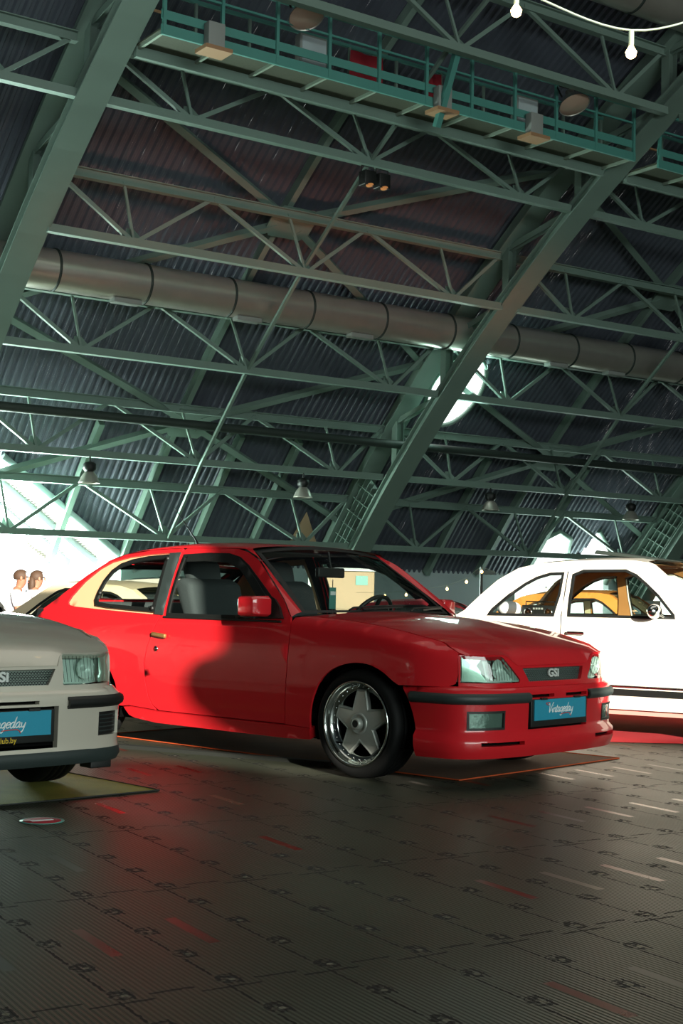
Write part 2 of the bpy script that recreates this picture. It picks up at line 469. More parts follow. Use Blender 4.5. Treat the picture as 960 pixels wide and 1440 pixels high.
TXF = Matrix(((0, 0, 1, 0), (1, 0, 0, 0), (0, 1, 0, 0), (0, 0, 0, 1)))    # text lying in the car's front face
def rbox(name, c, size, m, root, r=.03, rot=None, sub=0):
    b = MB().box(-size[0]/2, size[0]/2, -size[1]/2, size[1]/2, -size[2]/2, size[2]/2)
    if rot is not None: b.v = [tuple(rot @ Vector(v)) for v in b.v]
    b.v = [tuple(Vector(v)+Vector(c)) for v in b.v]
    return b.build(name, m, root, bevel=r)
GLY = dict(V=(1.0, [[(0, 1.65), (.1, 1.85), (.25, 1.6), (.45, .0), (.6, .5), (.95, 1.9), (1.1, 1.95)]]), i=(.4, [[(0, .3), (.15, .9), (.15, .2), (.25, 0), (.4, .3)], [(.2, 1.3), (.22, 1.4)]]),
    n=(.6, [[(0, 0), (.03, .5), (.05, .9)], [(.05, .6), (.25, .95), (.4, .8), (.4, .15), (.5, 0), (.6, .2)]]), t=(.42, [[(.15, 1.5), (.12, .2), (.25, 0), (.4, .2)], [(-.05, 1.0), (.2, 1.02), (.4, 1.05)]]),
    a=(.7, [[(.5, .85), (.3, .98), (.08, .7), (.05, .3), (.2, 0), (.42, .25), (.5, .9), (.5, .2), (.6, 0), (.72, .2)]]), g=(.62, [[(.5, .85), (.3, .98), (.08, .7), (.05, .3), (.2, .05), (.42, .25), (.5, .9), (.48, -.4), (.3, -.8), (.05, -.6)]]),
    e=(.52, [[(.05, .45), (.45, .6), (.4, .9), (.2, .98), (.05, .6), (.08, .15), (.25, 0), (.5, .2)]]), d=(.7, [[(.5, .85), (.3, .98), (.08, .7), (.05, .3), (.2, 0), (.42, .25), (.55, 1.9), (.52, .2), (.6, 0), (.72, .2)]]),
    y=(.6, [[(0, .9), (.1, .2), (.25, .05), (.42, .3), (.5, .9)], [(.5, .9), (.46, -.4), (.25, -.85), (0, -.6)]]))
def script_letters(par, x, z):
    mb = MB(); kx, kz = .041, .026; c = -sum(GLY[q][0] for q in 'Vintageday')/2
    for q in 'Vintageday':
        for st in GLY[q][1]: mb.tube([(x, (c+a+.22*b)*kx-.006, z+(b-.45)*kz) for a, b in cat(st, 4)], .0034, 5)
        c += GLY[q][0]
    mb.v = [(x+(v[0]-x)*.35, v[1], v[2]) for v in mb.v]
    return mb.build('plate_lettering', M['letter'], par)
def hatchback(root, paint, style):
    red = style == 'red'; NOSE[:] = [.34, .455] if red else [.318, .352]
    # ---- sides
    for sg in (-1, 1):
        arch = [(-.375+.0, .19), (-.37, .23), (-.36, .36), (-.325, .46), (-.262, .55), (-.17, .61), (-.05, .643), (.07, .643), (.17, .612), (.245, .565), (.29, .54)]
        archc = [(-.375, .255)]+cat(arch[1:], 4)
        top = [(x, zt(x)-.0005) for x in lins(.605, -.47, 26)]
        fend = [(-.565, .262)]+archc+[(.57, .545), (.602, .56), (.612, .60), (.612, .66)]+top+[(-.545, .885), (-.532, .82), (-.538, .61), (-.555, .43)]
        wing('fender', fend, paint, root, sg, .035, fn=Sf)
        sill = [(-2.02, .265), (-1.98, .215), (-1.93, .20), (-1.72, .182), (-.58, .18), (-.38, .188), (-.372, .25), (-.565, .256), (-1.70, .256), (-1.96, .27)]
        wing('rocker_panel', sill, paint, root, sg, .05, rim=.05, lift=.004)
        door = [(-1.675, .265), (-1.135, .265), (-.572, .265), (-.562, .43), (-.545, .61), (-.538, .82), (-.552, .885), (-.65, .99), (-.83, 1.13), (-.97, 1.23), (-1.08, 1.275), (-1.18, 1.297), (-1.37, 1.303), (-1.66, 1.302), (-1.695, 1.285), (-1.68, 1.02), (-1.692, .87), (-1.742, .77), (-1.782, .67), (-1.812, .56), (-1.803, .46), (-1.772, .35), (-1.735, .295)]
        d = wing('door', door, paint, root, sg, .05, holes=[DW])
        wing('window_seal', DW, M['black'], d, sg, .05, holes=[inset(DW, .022)], lift=.004, rim=.012)
        wing('side_window', inset(DW, .02), M['glass'], d, sg, .1, rim=0, lift=-.008)
        dfl = [(-1.61, 1.25), (-1.43, 1.262), (-1.24, 1.256), (-1.13, 1.232), (-1.03, 1.18), (-.90, 1.09), (-.80, 1.01), (-.87, 1.0), (-.98, 1.09), (-1.09, 1.165), (-1.22, 1.205), (-1.43, 1.215), (-1.60, 1.21)]
        wing('wind_deflector', dfl, M['black'], d, sg, .06, rim=.006, lift=.012)
        # handle, lock, mirror
        hb = MB(); y = sg*(S0(-1.66, .74)+.012)
        hb.beam((-1.735, y, .748), (-1.60, y+sg*.006, .738), .022, .026)
        hb.build('door_handle', M['brass'] if red else M['black'], d, bevel=.006)
        MB().lathe([(.017, 0), (.017, .008), (.0005, .010)], (-1.70, sg*(S0(-1.7, .66)-.002), .655), (0, sg, 0), 20).build('door_lock', M['chrome'], d)
        if red:
            mb = MB(); yo = S0(-.7, .9)
            yb = sg*yo
            # the mirror: a shell open to the rear, glass inside, on a black triangular foot
            sec = lambda yy, hx, hz, x0: [(x0+hx*cx, yy, .945+hz*cz) for cx, cz in ((-1, -.82), (-.9, -1), (.7, -.95), (1, -.75), (1, .75), (.75, 1), (-.9, 1), (-1, .85))]
            rings = [sec(yb+sg*a, hx, hz, -.735-xo) for a, hx, hz, xo in ((.028, .02, .02, 0), (.04, .068, .056, .01), (.055, .074, .063, .01), (.160, .07, .060, .015), (.182, .062, .052, .018), (.190, .048, .038, .02))]
            vs = [p for r in rings for p in r]; n = 8
            mb = MB().add(vs, [(i*n+k, i*n+(k+1) % n, (i+1)*n+(k+1) % n, (i+1)*n+k) for i in range(len(rings)-1) for k in range(n)]+[tuple(range(n))[::-1], tuple(range(len(vs)-n, len(vs)))])
            mir = orient(mb.build('door_mirror', M['mirror_red'], d, bevel=.006), (0, sg, 0))
            MB().box(-.826, -.8265, *sorted((yb+sg*.062, yb+sg*.165)), .895, .995).build('mirror_glass', M['chrome'], mir)
        tri = [(-.80, .872), (-.60, .874), (-.645, .94), (-.70, .985), (-.735, 1.0), (-.80, .93)]
        wing('mirror_foot', tri, M['black'], d, sg, .05, rim=.02, lift=.022)
        # ---- quarter
        q = [(-1.71, .266), (-1.97, .278), (-2.03, .27)]+[(-2.49+.42*cos(radians(a))*1.0, .27+.375*sin(radians(a))) for a in range(0, 181, 12)]+[(-2.92, .25), (-3.10, .26), (-3.13, .5), (-3.10, .70), (-3.05, .80), (-2.96, .865), (-2.76, 1.0), (-2.58, 1.115), (-2.40, 1.215), (-2.25, 1.262), (-2.0, 1.292), (-1.70, 1.303), (-1.69, 1.10), (-1.70, .87), (-1.75, .77), (-1.79, .67), (-1.82, .56), (-1.81, .46), (-1.78, .35), (-1.745, .295)]
        qp = wing('quarter_panel', q, paint, root, sg, .05, holes=[QR])
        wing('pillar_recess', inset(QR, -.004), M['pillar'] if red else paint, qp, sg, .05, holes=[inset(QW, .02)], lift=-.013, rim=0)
        wing('quarter_window_frame', QW, M['black'], qp, sg, .05, holes=[inset(QW, .026)], lift=.006, rim=.014)
        wing('quarter_window', inset(QW, .024), M['glass'], qp, sg, .1, rim=0, lift=-.004)
        for hx, hz in ((-2.36, 1.0), (-1.80, 1.235), (-1.785, .91)):
            MB().lathe([(.014, 0), (.014, .012), (.0005, .014)], (hx, sg*(S0(hx, hz)+.004), hz), (0, sg, 0), 12).build('window_catch', M['black'], qp)
        wing('pillar_trim', [(-1.80, 1.27), (-1.700, 1.275), (-1.685, 1.1), (-1.672, .868), (-1.752, .872), (-1.766, 1.02), (-1.782, 1.15)], M['trim'], root, sg, .06, lift=.007, rim=.012)
        # belt moulding below the glass
        MB().tube([(x, sg*(S0(x, .862)+.002), .858) for x in lins(-1.66, -.62, 12)], .008, 6).build('belt_strip', M['black'], d)
        # a pillar between door and windscreen
        e1 = cat([(-.545, .888), (-.645, .995), (-.825, 1.137), (-.965, 1.237), (-1.075, 1.282), (-1.12, 1.297)], 4); n = len(e1)
        mb = MB(); V = []
        for i, (x, z) in enumerate(e1):
            t = i/(n-1); wz = .915+(1.300-.915)*min(1, t*1.0); wx = -.50+(-1.06+.50)*t
            a = Vector((x, sg*S0(x, z), z)); b = Vector((wx-.035, sg*(.725-.13*t), wz+.003))
            mid = (a+b)/2+Vector((.012, sg*.012, .006))
            V += [a, mid, b]
        mb.add(V, [((i*3+k), (i*3+k+1), (i*3+k+4), (i*3+k+3)) if sg > 0 else ((i*3+k+3), (i*3+k+4), (i*3+k+1), (i*3+k)) for i in range(n-1) for k in range(2)], True)
        orient(mb.build('windscreen_pillar', paint, root), (.5, sg, .3))
        # wheel housing and inner panels
        for xc, r in ((.015, .372), (-2.49, .40)):
            w = MB(); w.lathe([(r, 0), (r, .30), (.05, .30)], (xc, sg*(.775 if xc > -1 else .78), .27), (0, -sg, 0), 24, a0=0, a1=2*pi)
            w.v = [(x, y, max(z, .19)) for x, y, z in w.v]; w.build('wheel_housing', M['void'], root)
        MB().box(-1.92, -.5, *sorted((sg*.70, sg*.715)), .22, .84).build('door_lining', M['interior'], root)
    # ---- roof
    zc = interp([(-.98, 1.318), (-1.2, 1.343), (-1.6, 1.358), (-1.95, 1.338), (-2.2, 1.288), (-2.42, 1.222)])
    zr = interp([(-.98, 1.284), (-1.18, 1.30), (-1.66, 1.305), (-2.0, 1.294), (-2.25, 1.264), (-2.42, 1.212)])
    def rf(x, s):
        r = zr(x); W = S0(x, r)+.001; a = abs(s)
        return (x-.03*(1-s*s)*0, W*s, r+(zc(x)-r)*max(0, 1-a**2.4)**(1/2.0))
    ss = [-1, -.995, -.98, -.95, -.9, -.8, -.65, -.45, -.2, 0, .2, .45, .65, .8, .9, .95, .98, .995, 1]
    orient(MB().grid(rf, lins(-2.42, -1.06, 24), ss).build('roof_panel', paint, root), (0, 0, 1))
    MB().box(-2.1, -1.2, -.55, .55, 1.285, 1.295).build('headliner', M['interior'], root)
    # ---- windscreen, scuttle, wipers
    def ws(t, s):
        y = s*(.71-.125*t); return (-.50-.05*s*s*(1-t)-.56*t-.015*s*s*t+.02*sin(pi*t), y, .915+.412*t-.036*s*s*t-.006*s*s)
    MB().grid(lambda t, s: ws(.02+.96*t, s*.985), lins(0, 1, 12), lins(-1, 1, 17)).build('windscreen', M['glass'], root)
    fr = MB()
    for rows, cols in ((lins(0, .035, 3), lins(-1, 1, 17)), (lins(.955, 1.01, 3), lins(-1, 1, 17)), (lins(0, 1, 12), lins(-1.01, -.955, 3)), (lins(0, 1, 12), lins(.955, 1.01, 3))):
        fr.grid(lambda t, s: (lambda p: (p[0]+.003, p[1], p[2]+.003))(ws(t, s)), rows, cols)
    fr.build('windscreen_seal', M['black'], root)
    MB().grid(lambda u, s: (-.44-.09*u-.03*s*s, s*.72, .905+.006*u-.008*s*s), lins(0, 1, 4), lins(-1, 1, 11)).build('scuttle', M['black'], root)
    for y0, y1 in ((-.30, .22), (.30, .68)):
        p = Vector(ws(.03, y0/.71)); q = Vector(ws(.08, min(.97, y1/.71))); up = Vector((.022, 0, .022))
        w = MB(); w.tube([p+Vector((.03, -.05, .005)), p+up, (p+q)/2+up, q+up*.8], .006, 6); w.beam(p+up*.5+Vector((0, .1, .0)), q+up*.45, .008, .012); w.build('wiper', M['black'], root)
    # ---- hood
    xs = lins(-.465, .602, 20)
    hfr = lambda y: hfront(y)[0]
    H = [(x, -yh(x)+.003) for x in xs]+[(hfr(y), y) for y in (-.685, -.66, -.63, -.60, -.57, -.54, -.50, -.46, -.44, -.42, -.40, -.38, -.36, -.34, -.32, -.2, 0, .2, .32, .34, .36, .38, .40, .42, .44, .46, .50, .54, .57, .60, .63, .66, .685)]+[(x, yh(x)-.003) for x in xs[::-1]]
    panel('hood', H, lambda x, y: (x, y, hoodz(x, y)), paint, root, (0, 0, 1), (), .03, .03)
    # ---- nose with lamps and grille
    HLp = [(-.703, .565), (-.700, .704), (-.692, .711), (-.485, .710), (-.455, .698), (-.345, .580), (-.352, .565)]
    if not red: HLp = [(-.703, .565), (-.700, .704), (-.692, .711), (-.368, .711), (-.358, .704), (-.348, .572), (-.352, .565)]
    HLm = [(-y, z) for y, z in HLp[::-1]]
    GR = [(-.31, .642), (.31, .642), (.265, .568), (-.265, .568)]
    nose = [(-.709, .54), (.709, .54), (.709, .714), (.47, .714), (.44, .703), (.345, .655), (-.345, .655), (-.44, .703), (-.47, .714), (-.709, .714)]
    if not red: nose = [(-.709, .54), (.709, .54), (.709, .714), (.36, .714), (.345, .70), (.325, .655), (-.325, .655), (-.345, .70), (-.36, .714), (-.709, .714)]
    panel('front_panel', nose, Ff, paint, root, (1, 0, 0), [HLp, HLm, GR], .035, .03)
    g = panel('grille', inset(GR, -.004), Ff, M['grille_red'] if red else M['grille_silver'], root, (1, 0, 0), (), .06, 0, -.022)
    fb = MB()
    for i in range(7):
        z = .573+i*.0108; w = .268+(z-.568)*.6; fb.box(x0z(z)-.026, x0z(z)-.016, -w, w, z-.0012, z+.0012)
    fb.build('grille_bars', M['trim'], g)
    by = 0 if red else .005
    text_mesh('grille_badge', 'GSi', .062, M['badge'], g, Matrix.Translation((x0z(.61)-.012, by, .608)) @ TXF, 0, extrude=.004, offset=.0025, sx=1.25)
    for sg, P in ((-1, HLp), (1, HLm)):
        hl = panel('headlight', P, Ff, M['lens'], root, (1, 0, 0), (), .06, .01, -.002)
        rf_ = MB()
        inn = inset(P, .004)
        panel(None, inn, Ff, None, None, (1, 0, 0), (), .05, 0, -.05, rf_)
        n = len(inn)
        a = [Vector(Ff(*p))-Vector((.004, 0, 0)) for p in inn]; b = [Vector(Ff(*p))-Vector((.052, 0, 0)) for p in inn]
        rf_.add(a+b, [(i, (i+1) % n, n+(i+1) % n, n+i) for i in range(n)])
        rf_.build('reflector', M['reflector'], hl)
        c = Vector(Ff(sg*.50, .64)); MB().lathe([(.052, -.022), (.04, -.036), (.02, -.045), (.010, -.046), (.010, -.03), (.0005, -.028)], c, (1, 0, 0), 24).build('lamp_bowl', M['reflector'], hl)
        ind = [(sg*y, z) for y, z in ((-.697, .572), (-.694, .704), (-.605, .705), (-.59, .572))]
        panel('indicator', ind, Ff, M['amber'], hl, (1, 0, 0), (), .05, 0, -.016)
        rib = MB()
        for k in range(11):
            y = sg*(.36+k*.021); z0 = .578; z1 = min(.70, .583+(abs(y)-.34)*1.05) if red else .70
            p, q = Vector(Ff(y, z0)), Vector(Ff(y, z1)); rib.beam(p-Vector((.008, 0, 0)), q-Vector((.008, 0, 0)), .002, .002)
        rib.build('lens_ribs', M['chrome'], hl)
    # ---- bumper
    dz = interp([(.16, 0), (.185, .012), (.225, .024), (.275, .022), (.287, .003), (.30, -.004), (.42, 0), (.50, .002), (.528, -.004), (.545, -.03), (.552, -.07)]) if red else \
        interp([(.19, -.01), (.215, .006), (.25, .006), (.256, -.002), (.40, 0), (.50, .002), (.53, -.002), (.545, -.02), (.552, -.07)])
    zb = .165 if red else .252
    def bf(s, z):
        p, n = bpath(s); k = p+n*dz(z); return (k.x, k.y, z)
    ed = cat([(.402, zb), (.400, zb+.06), (.391, .33), (.376, .39), (.355, .44), (.328, .49), (.292, .54)], 4)
    outl = [(s_x(x), z) for x, z in ed[::-1]]+[(s_x(x, True), z) for x, z in ed]+[(s_x(.62, True), .547), (s_y(.5), .5515), (s_y(0), .5515), (s_y(-.5), .5515), (s_x(.62), .547)]
    rect = lambda y0, y1, z0, z1: [(s_y(y0), z0), (s_y(y1), z0), (s_y(y1), z1), (s_y(y0), z1)]
    FG = [(-.715, -.50, .322, .412), (.50, .715, .322, .412)] if red else [(-.735, -.56, .315, .43), (.56, .735, .315, .43)]
    PL = rect(-.30, .30, .308, .470)
    SL = [rect(-.29, -.06, .480, .498), rect(.06, .29, .480, .498)] if red else [rect(-.20, .20, .482, .498)]
    if not red: PL = rect(-.31, .31, .275, .470)
    holes = [PL]+SL+[rect(*f) for f in FG]
    if red: holes += [rect(-.66, -.36, .232, .252), rect(.36, .66, .232, .252)]
    bp = panel('front_bumper', outl, bf, paint, root, (1, 0, 0), holes, .03, .035)
    panel('bumper_backing', [(s_x(.45), zb+.03), (s_x(.45, True), zb+.03), (s_x(.45, True), .50), (s_x(.45), .50)], bf, M['void'], bp, (1, 0, 0), (), .08, 0, -.045)
    sp = interp([(.452, 0), (.459, .016), (.482, .024), (.505, .017), (.512, 0)])
    for left in (False, True):
        a = s_x(.36 if red else .50, left); b = s_y((.30 if red else .36)*(1 if left else -1)); a, b = sorted((a, b))
        panel('bumper_strip', [(a, .453), (b, .453), (b, .511), (a, .511)], lambda s, z: tuple(Vector(bf(s, z))+Vector((*(bpath(s)[1]*sp(z)), 0))), M['trim'] if red else M['black'], bp, (1, 0, 0), (), .014, .012)
    for f in FG:
        if red:
            fl = panel('fog_lamp', inset(rect(*f), .006), bf, M['fogglass'], bp, (1, 0, 0), (), .05, .02, -.008)
            panel('fog_lamp_frame', inset(rect(*f), -.006), bf, M['black'], fl, (1, 0, 0), [inset(rect(*f), .006)], .05, .02, .004)
        else:
            v = panel('fog_lamp_cover', inset(rect(*f), .004), bf, M['black'], bp, (1, 0, 0), (), .05, .02, -.014)
            bars = MB()
            for k in range(5):
                z = f[2]+.02+k*.019; bars.tube([Vector(bf(s_y(f[0]+(f[1]-f[0])*u), z))-Vector((*(bpath(s_y(f[0]+(f[1]-f[0])*u))[1]*.014), 0)) for u in lins(.1, .9, 7)], .0035, 6)
            bars.build('cover_bars', M['trim'], v)
    # ---- number plate
    zc_ = .412 if red else .398
    fx = .802
    hol = MB(); hol.box(fx-.03, fx-.004, -.285, .285, zc_-.093, zc_+.06); pf = hol.build('plate_holder', M['black'], bp, bevel=.004)
    pl = MB().box(fx-.004, fx+.002, -.262, .262, zc_-.058, zc_+.056).build('licence_plate', M['plate'], pf)
    T = lambda y, z: Matrix.Translation((fx+.003, y, z)) @ TXF
    script_letters(pl, fx+.002, zc_-.006)
    MB().tube(cat([(fx+.003, -.125, zc_+.022), (fx+.003, -.15, zc_+.034), (fx+.003, -.11, zc_+.036)], 4), .0025, 5).build('lettering_swash', M['letterred'], pl)
    MB().tube(cat([(fx+.003, .0, zc_-.03), (fx+.003, .08, zc_-.027), (fx+.003, .10, zc_-.045)], 4), .0025, 5).build('lettering_swash', M['letterred'], pl)
    for y in (-.17, .17): MB().box(fx-.004, fx+.006, y-.03, y+.03, zc_+.054, zc_+.066).build('plate_clip', M['black'], pf)
    if red:
        text_mesh('valve_sticker', '16V', .05, M['pink'], bp, Matrix.Translation((bf(s_y(.45), .435)[0]+.006, .455, .435)) @ Matrix.Rotation(radians(9), 4, 'Z') @ TXF, .2, extrude=.0006)
        MB().box(.2, .6, -.5, .5, .15, .2).build('engine_tray', M['void'], root)
    else:
        text_mesh('plate_frame_lettering', 'elclub.by', .036, M['yellow'], pf, Matrix.Translation((fx-.002, .02, zc_-.077)) @ TXF, 0, extrude=.0008, align='CENTER')
        lipb = panel('lower_valance', [(s_x(.42), .192), (s_x(.42, True), .192), (s_x(.42, True), .254), (s_x(.42), .254)], bf, M['trim'], bp, (1, 0, 0), (), .03, .04, .006)
        for y in (-.62, .62): MB().box(.60, .70, y-.06, y+.06, .15, .20).build('towing_block', M['black'], bp, bevel=.006)
    # ---- rear
    tgf = lambda t, q: (-2.415-.66*t-.05*(1-q*q)*sin(pi*t*.9+.2), q*(S0(-2.42, 1.212)-.005+(.70-S0(-2.42, 1.212))*t), (1.222-.012*abs(q)**2.4)*(1-t)+.88*t)
    rw = [(.10, -.80), (.12, -.86), (.74, -.88), (.78, -.80), (.80, 0), (.78, .80), (.74, .88), (.12, .86), (.10, .80), (.09, 0)]
    tg = panel('tailgate', [(0, -1), (1, -1), (1, 1), (0, 1)], tgf, paint, root, (-1, 0, 1), [rw], .08, .02)
    panel('rear_window', rw, tgf, M['glass'], tg, (-1, 0, 1), (), .1, 0, -.004)
    panel('rear_window_seal', inset(rw, -.02), tgf, M['black'], tg, (-1, 0, 1), [inset(rw, .02)], .08, .01, .004)
    orient(MB().grid(lambda t, s: (-3.07-.07*sin(pi*t/2)-.05*(1-s*s), s*.745, .885-.36*t), lins(0, 1, 6), lins(-1, 1, 13)).build('tail_panel', paint, root), (-1, 0, 0))
    orient(MB().grid(lambda t, s: (-3.14-.06*(1-s**4)-.03*sin(pi*t), s*.765, .53-.28*t), lins(0, 1, 8), lins(-1, 1, 17)).build('rear_bumper', paint, root), (-1, 0, 0))
    for sg in (-1, 1): rbox('rear_lamp', (-3.10, sg*.62, .75), (.05, .22, .14), M['cloth_red'], root, .01)
    # ---- inside
    MB().box(-3.0, .30, -.60, .60, .17, .25).build('floor_pan', M['void'], root)
    MB().box(-.46, .50, -.55, .55, .25, .64).build('engine_bay', M['void'], root)
    db = MB().prism([(-.48, -.70, .62), (-.48, -.70, .885), (-.60, -.70, .895), (-.76, -.70, .86), (-.80, -.70, .78), (-.72, -.70, .62)], (0, 1.40, 0)); db.build('dashboard', M['black'], root, bevel=.02)
    for y, nm in ((-.36, 'front_seat'), (.36, 'front_seat')):
        st = MB().box(-1.58, -1.05, y-.25, y+.25, .42, .58).build(nm, M['interior'], root, bevel=.05)
        bk = MB(); Q = [(-1.48, .54), (-1.62, .60), (-1.82, 1.08), (-1.76, 1.12), (-1.66, 1.08)]
        bk.prism([(x, y-.24, z) for x, z in Q], (0, .48, 0)); bk.build('seat_back', M['interior'], st, bevel=.04)
        hr = MB(); Q = [(-1.76, 1.06), (-1.86, 1.10), (-1.91, 1.235), (-1.85, 1.25), (-1.79, 1.21)]
        hr.prism([(x+.03, y-.14, z) for x, z in Q], (0, .28, 0)); hr.build('headrest', M['interior'], st, bevel=.03)
    rs = MB().box(-2.5, -2.1, -.6, .6, .42, .56).build('rear_seat', M['interior'], root, bevel=.04)
    MB().prism([(-2.42, -.6, .55), (-2.5, -.6, .55), (-2.66, -.6, .92), (-2.58, -.6, .95)], (0, 1.2, 0)).build('seat_back', M['interior'], rs, bevel=.03)
    MB().box(-2.95, -2.6, -.62, .62, .84, .86).build('parcel_shelf', M['interior'], root)
    sw = MB(); c = Vector((-.93, .36, .86)); ax = Vector((-.85, 0, .52)).normalized(); u = Vector((0, 1, 0)); v = ax.cross(u)
    sw.tube([c+u*.185*cos(2*pi*k/28)+v*.185*sin(2*pi*k/28) for k in range(28)], .014, 8, closed=True)
    for a in (.5, 2.6, 4.7): sw.beam(c, c+u*.18*cos(a)+v*.18*sin(a), .03, .012, ax)
    sw.lathe([(.05, -.01), (.05, .02), (.0005, .028)], c, ax, 20); sw.tube([c, c-ax*.22], .02, 8); sw.build('steering_wheel', M['black'], root)
    MB().beam((-.97, -.13, 1.165), (-.97, .13, 1.165), .035, .065).build('rear_view_mirror', M['black'], root, bevel=.012)
    MB().tube([(-.96, 0, 1.18), (-.99, 0, 1.30)], .008, 6).build('mirror_stem', M['black'], root)
    # ---- wheels
    for x in (-.02, -2.50):
        for sg in (-1, 1): star_wheel(root, x, sg, .305, .812, (M['alloy'] if red else M['disc'],), not red)
    if red:
        MB().tube([(-2.23, 0, 1.345), (-2.26, 0, 1.39), (-2.50, 0, 1.63)], [.012, .006, .0025], 6).build('roof_aerial', M['black'], root)
red_car = thing('hatchback_car', 'red three-door hatchback with star-spoke alloy wheels and aerial', 'car', (.66, 8.61, .005), -radians(41.6))
hatchback(red_car, M['red'], 'red')
silver_car = thing('hatchback_car', 'silver hatchback cut off by the picture edge with honeycomb grille', 'car', (-2.085, 7.13, .005), -radians(46.46))
hatchback(silver_car, M['silver'], 'silver')
pend = Matrix.Translation((.66, 8.61, 0)) @ Matrix.Rotation(-radians(41.6), 4, 'Z')
P0 = pend @ Vector((-.945, 0, 1.125))
af = thing('air_freshener', 'small card air freshener dangling from the red car rear-view mirror', 'air freshener', P0, -radians(41.6))
MB().tube([(0, 0, 0), (0, 0, -.05)], .003, 5).build('string', M['black'], af)
MB().box(-.004, .004, -.032, .032, -.19, -.05).build('scent_card', M['steel_teal'], af, bevel=.003)
MB().box(-.0055, .0055, -.024, .024, -.10, -.075).build('card_stripe', M['letter'], af)
MB().tube([(0, 0, -.19), (0, 0, -.25)], .007, 6).build('tassel', M['black'], af)
# ------------------------------------------------------------------ sunlight: direction and unseen roof openings shaped to cast its patches
SAZ, SEL = radians(20), radians(12)
SUN = Vector((sin(SAZ)*cos(SEL), -cos(SAZ)*cos(SEL), sin(SEL)))
E1 = Vector((cos(SAZ), sin(SAZ), 0)); E2 = Vector((-sin(SEL)*sin(SAZ), sin(SEL)*cos(SAZ), cos(SEL)))
RV = 42.6
def to_vault(a, b):
    P = HR.inverted().to_3x3() @ (E1*a+E2*b); d = HR.inverted().to_3x3() @ SUN
    oy, oz = P.y, P.z-ZC
    A = d.y**2+d.z**2; B = 2*(oy*d.y+oz*d.z); C_ = oy*oy+oz*oz-RV*RV
    t = (-B+sqrt(B*B-4*A*C_))/(2*A); h = P+d*t
    return (h.x, math.degrees(atan2(h.y, h.z-ZC)))
KA = radians(1)*RV
ZONE1 = [(1.2, 3.85), (2.31, 3.45), (2.31, 2.55), (2.305, 2.37), (2.27, 2.312), (2.18, 2.30), (2.135, 2.25), (2.14, 2.17), (2.17, 2.09), (2.22, 2.02), (2.30, 1.92), (2.41, 1.83), (2.55, 1.75), (2.9, 1.66), (2.92, 1.52), (2.82, 1.46), (2.25, 1.62), (1.8, 1.68), (1.52, 1.75), (1.5, 2.5), (1.2, 2.75)]
ZONE2 = [(4.33, 1.86), (8.2, 1.70), (8.2, 3.9), (4.33, 3.9)]
ZONE3 = [(-1.2, 4.3), (1.0, 4.05), (2.3, 3.90), (2.42, 3.62), (4.7, 3.62), (4.8, 5.2), (4.8, 7.6), (-1.2, 7.6)]
SUNHOLES = [[(lambda q: (q[0], q[1]*KA))(to_vault(*p)) for p in Z] for Z in (ZONE1, ZONE2, ZONE3, [(8.0, 4.6), (9.7, 4.6), (9.7, 6.2), (8.0, 6.2)])]

# ------------------------------------------------------------------ vaulted roof
GATE_A = [(6.0, 48.3), (12.2, 48.35), (16.2, 52.2), (16.3, 52.75), (6.0, 52.75)]
GATE_B = [(29.9, 52.75), (30.07, 52.1), (30.15, 50.6), (30.7, 50.05), (31.33, 50.4), (31.58, 51.3), (32.0, 52.0), (32.1, 52.75)]
GATE_C = [(32.32, 49.9), (33.0, 50.6), (33.9, 51.5), (33.95, 52.75), (32.15, 52.75), (32.18, 51.5)]
GATE_D = [(36, 51.4), (44, 51.4), (44, 52.75), (36, 52.75)]
ROUND = [(23.86+.86*cos(a)+.12*sin(a), 43.78+1.62*sin(a)) for a in lins(0, 2*pi, 41)[:-1]]
HOLES = [GATE_A, GATE_B, GATE_C, GATE_D, ROUND]
def spans(l, a, b):
    cuts = []
    for H_ in HOLES:
        ys = []
        for i in range(len(H_)):
            p, q = H_[i-1], H_[i]
            if (p[0] > l) != (q[0] > l): ys.append(p[1]+(q[1]-p[1])*(l-p[0])/(q[0]-p[0]))
        ys.sort(); cuts += [(ys[i], ys[i+1]) for i in range(0, len(ys)-1, 2)]
    out = []; cur = a
    for x, y in sorted(cuts):
        if x > cur: out.append((cur, min(x, b)))
        cur = max(cur, y)
    if cur < b: out.append((cur, b))
    return out
rb_ = MB(); PIT = .1875
l = 3.0; L1 = 58
prof = [(0, 0), (.06, 0), (.094, .055), (.154, .055)]
while l < L1:
    for k in range(4):
        a = prof[k]; b = prof[(k+1) % 4] if k < 3 else (PIT, 0)
        la, lb = l+a[0], l+b[0]
        for t0, t1 in spans((la+lb)/2, 23.5, 52.6):
            n = max(1, int(math.ceil((t1-t0)/.9))); vs = []
            for i in range(n+1):
                t = t0+(t1-t0)*i/n
                p = pol(t, RV+a[1]); q = pol(t, RV+b[1]); vs += [(la, p[0], p[1]), (lb, q[0], q[1])]
            rb_.add(vs, [(2*i, 2*i+1, 2*i+3, 2*i+2) for i in range(n)])
    l += PIT
ceil = rb_.build('ceiling', M['roof'], hall=True); tag(ceil, 'dark corrugated metal roof sheeting of the vault', 'roof', kind='structure')
pl = MB()
def vg(l0, l1, t0, t1, nl=6):
    pl.grid(lambda u, t: (u, *pol(t, RV+.05)), lins(l0, l1, nl), lins(t0, t1, max(3, int(abs(t1-t0)/1.5)+1)))
vg(-45, 80, -12, 23.5); vg(-45, 3.0, 23.5, 52.6); vg(L1, 80, 23.5, 52.6)
pl.build('ceiling_far', M['roofplain'], hall=True)['kind'] = 'structure'
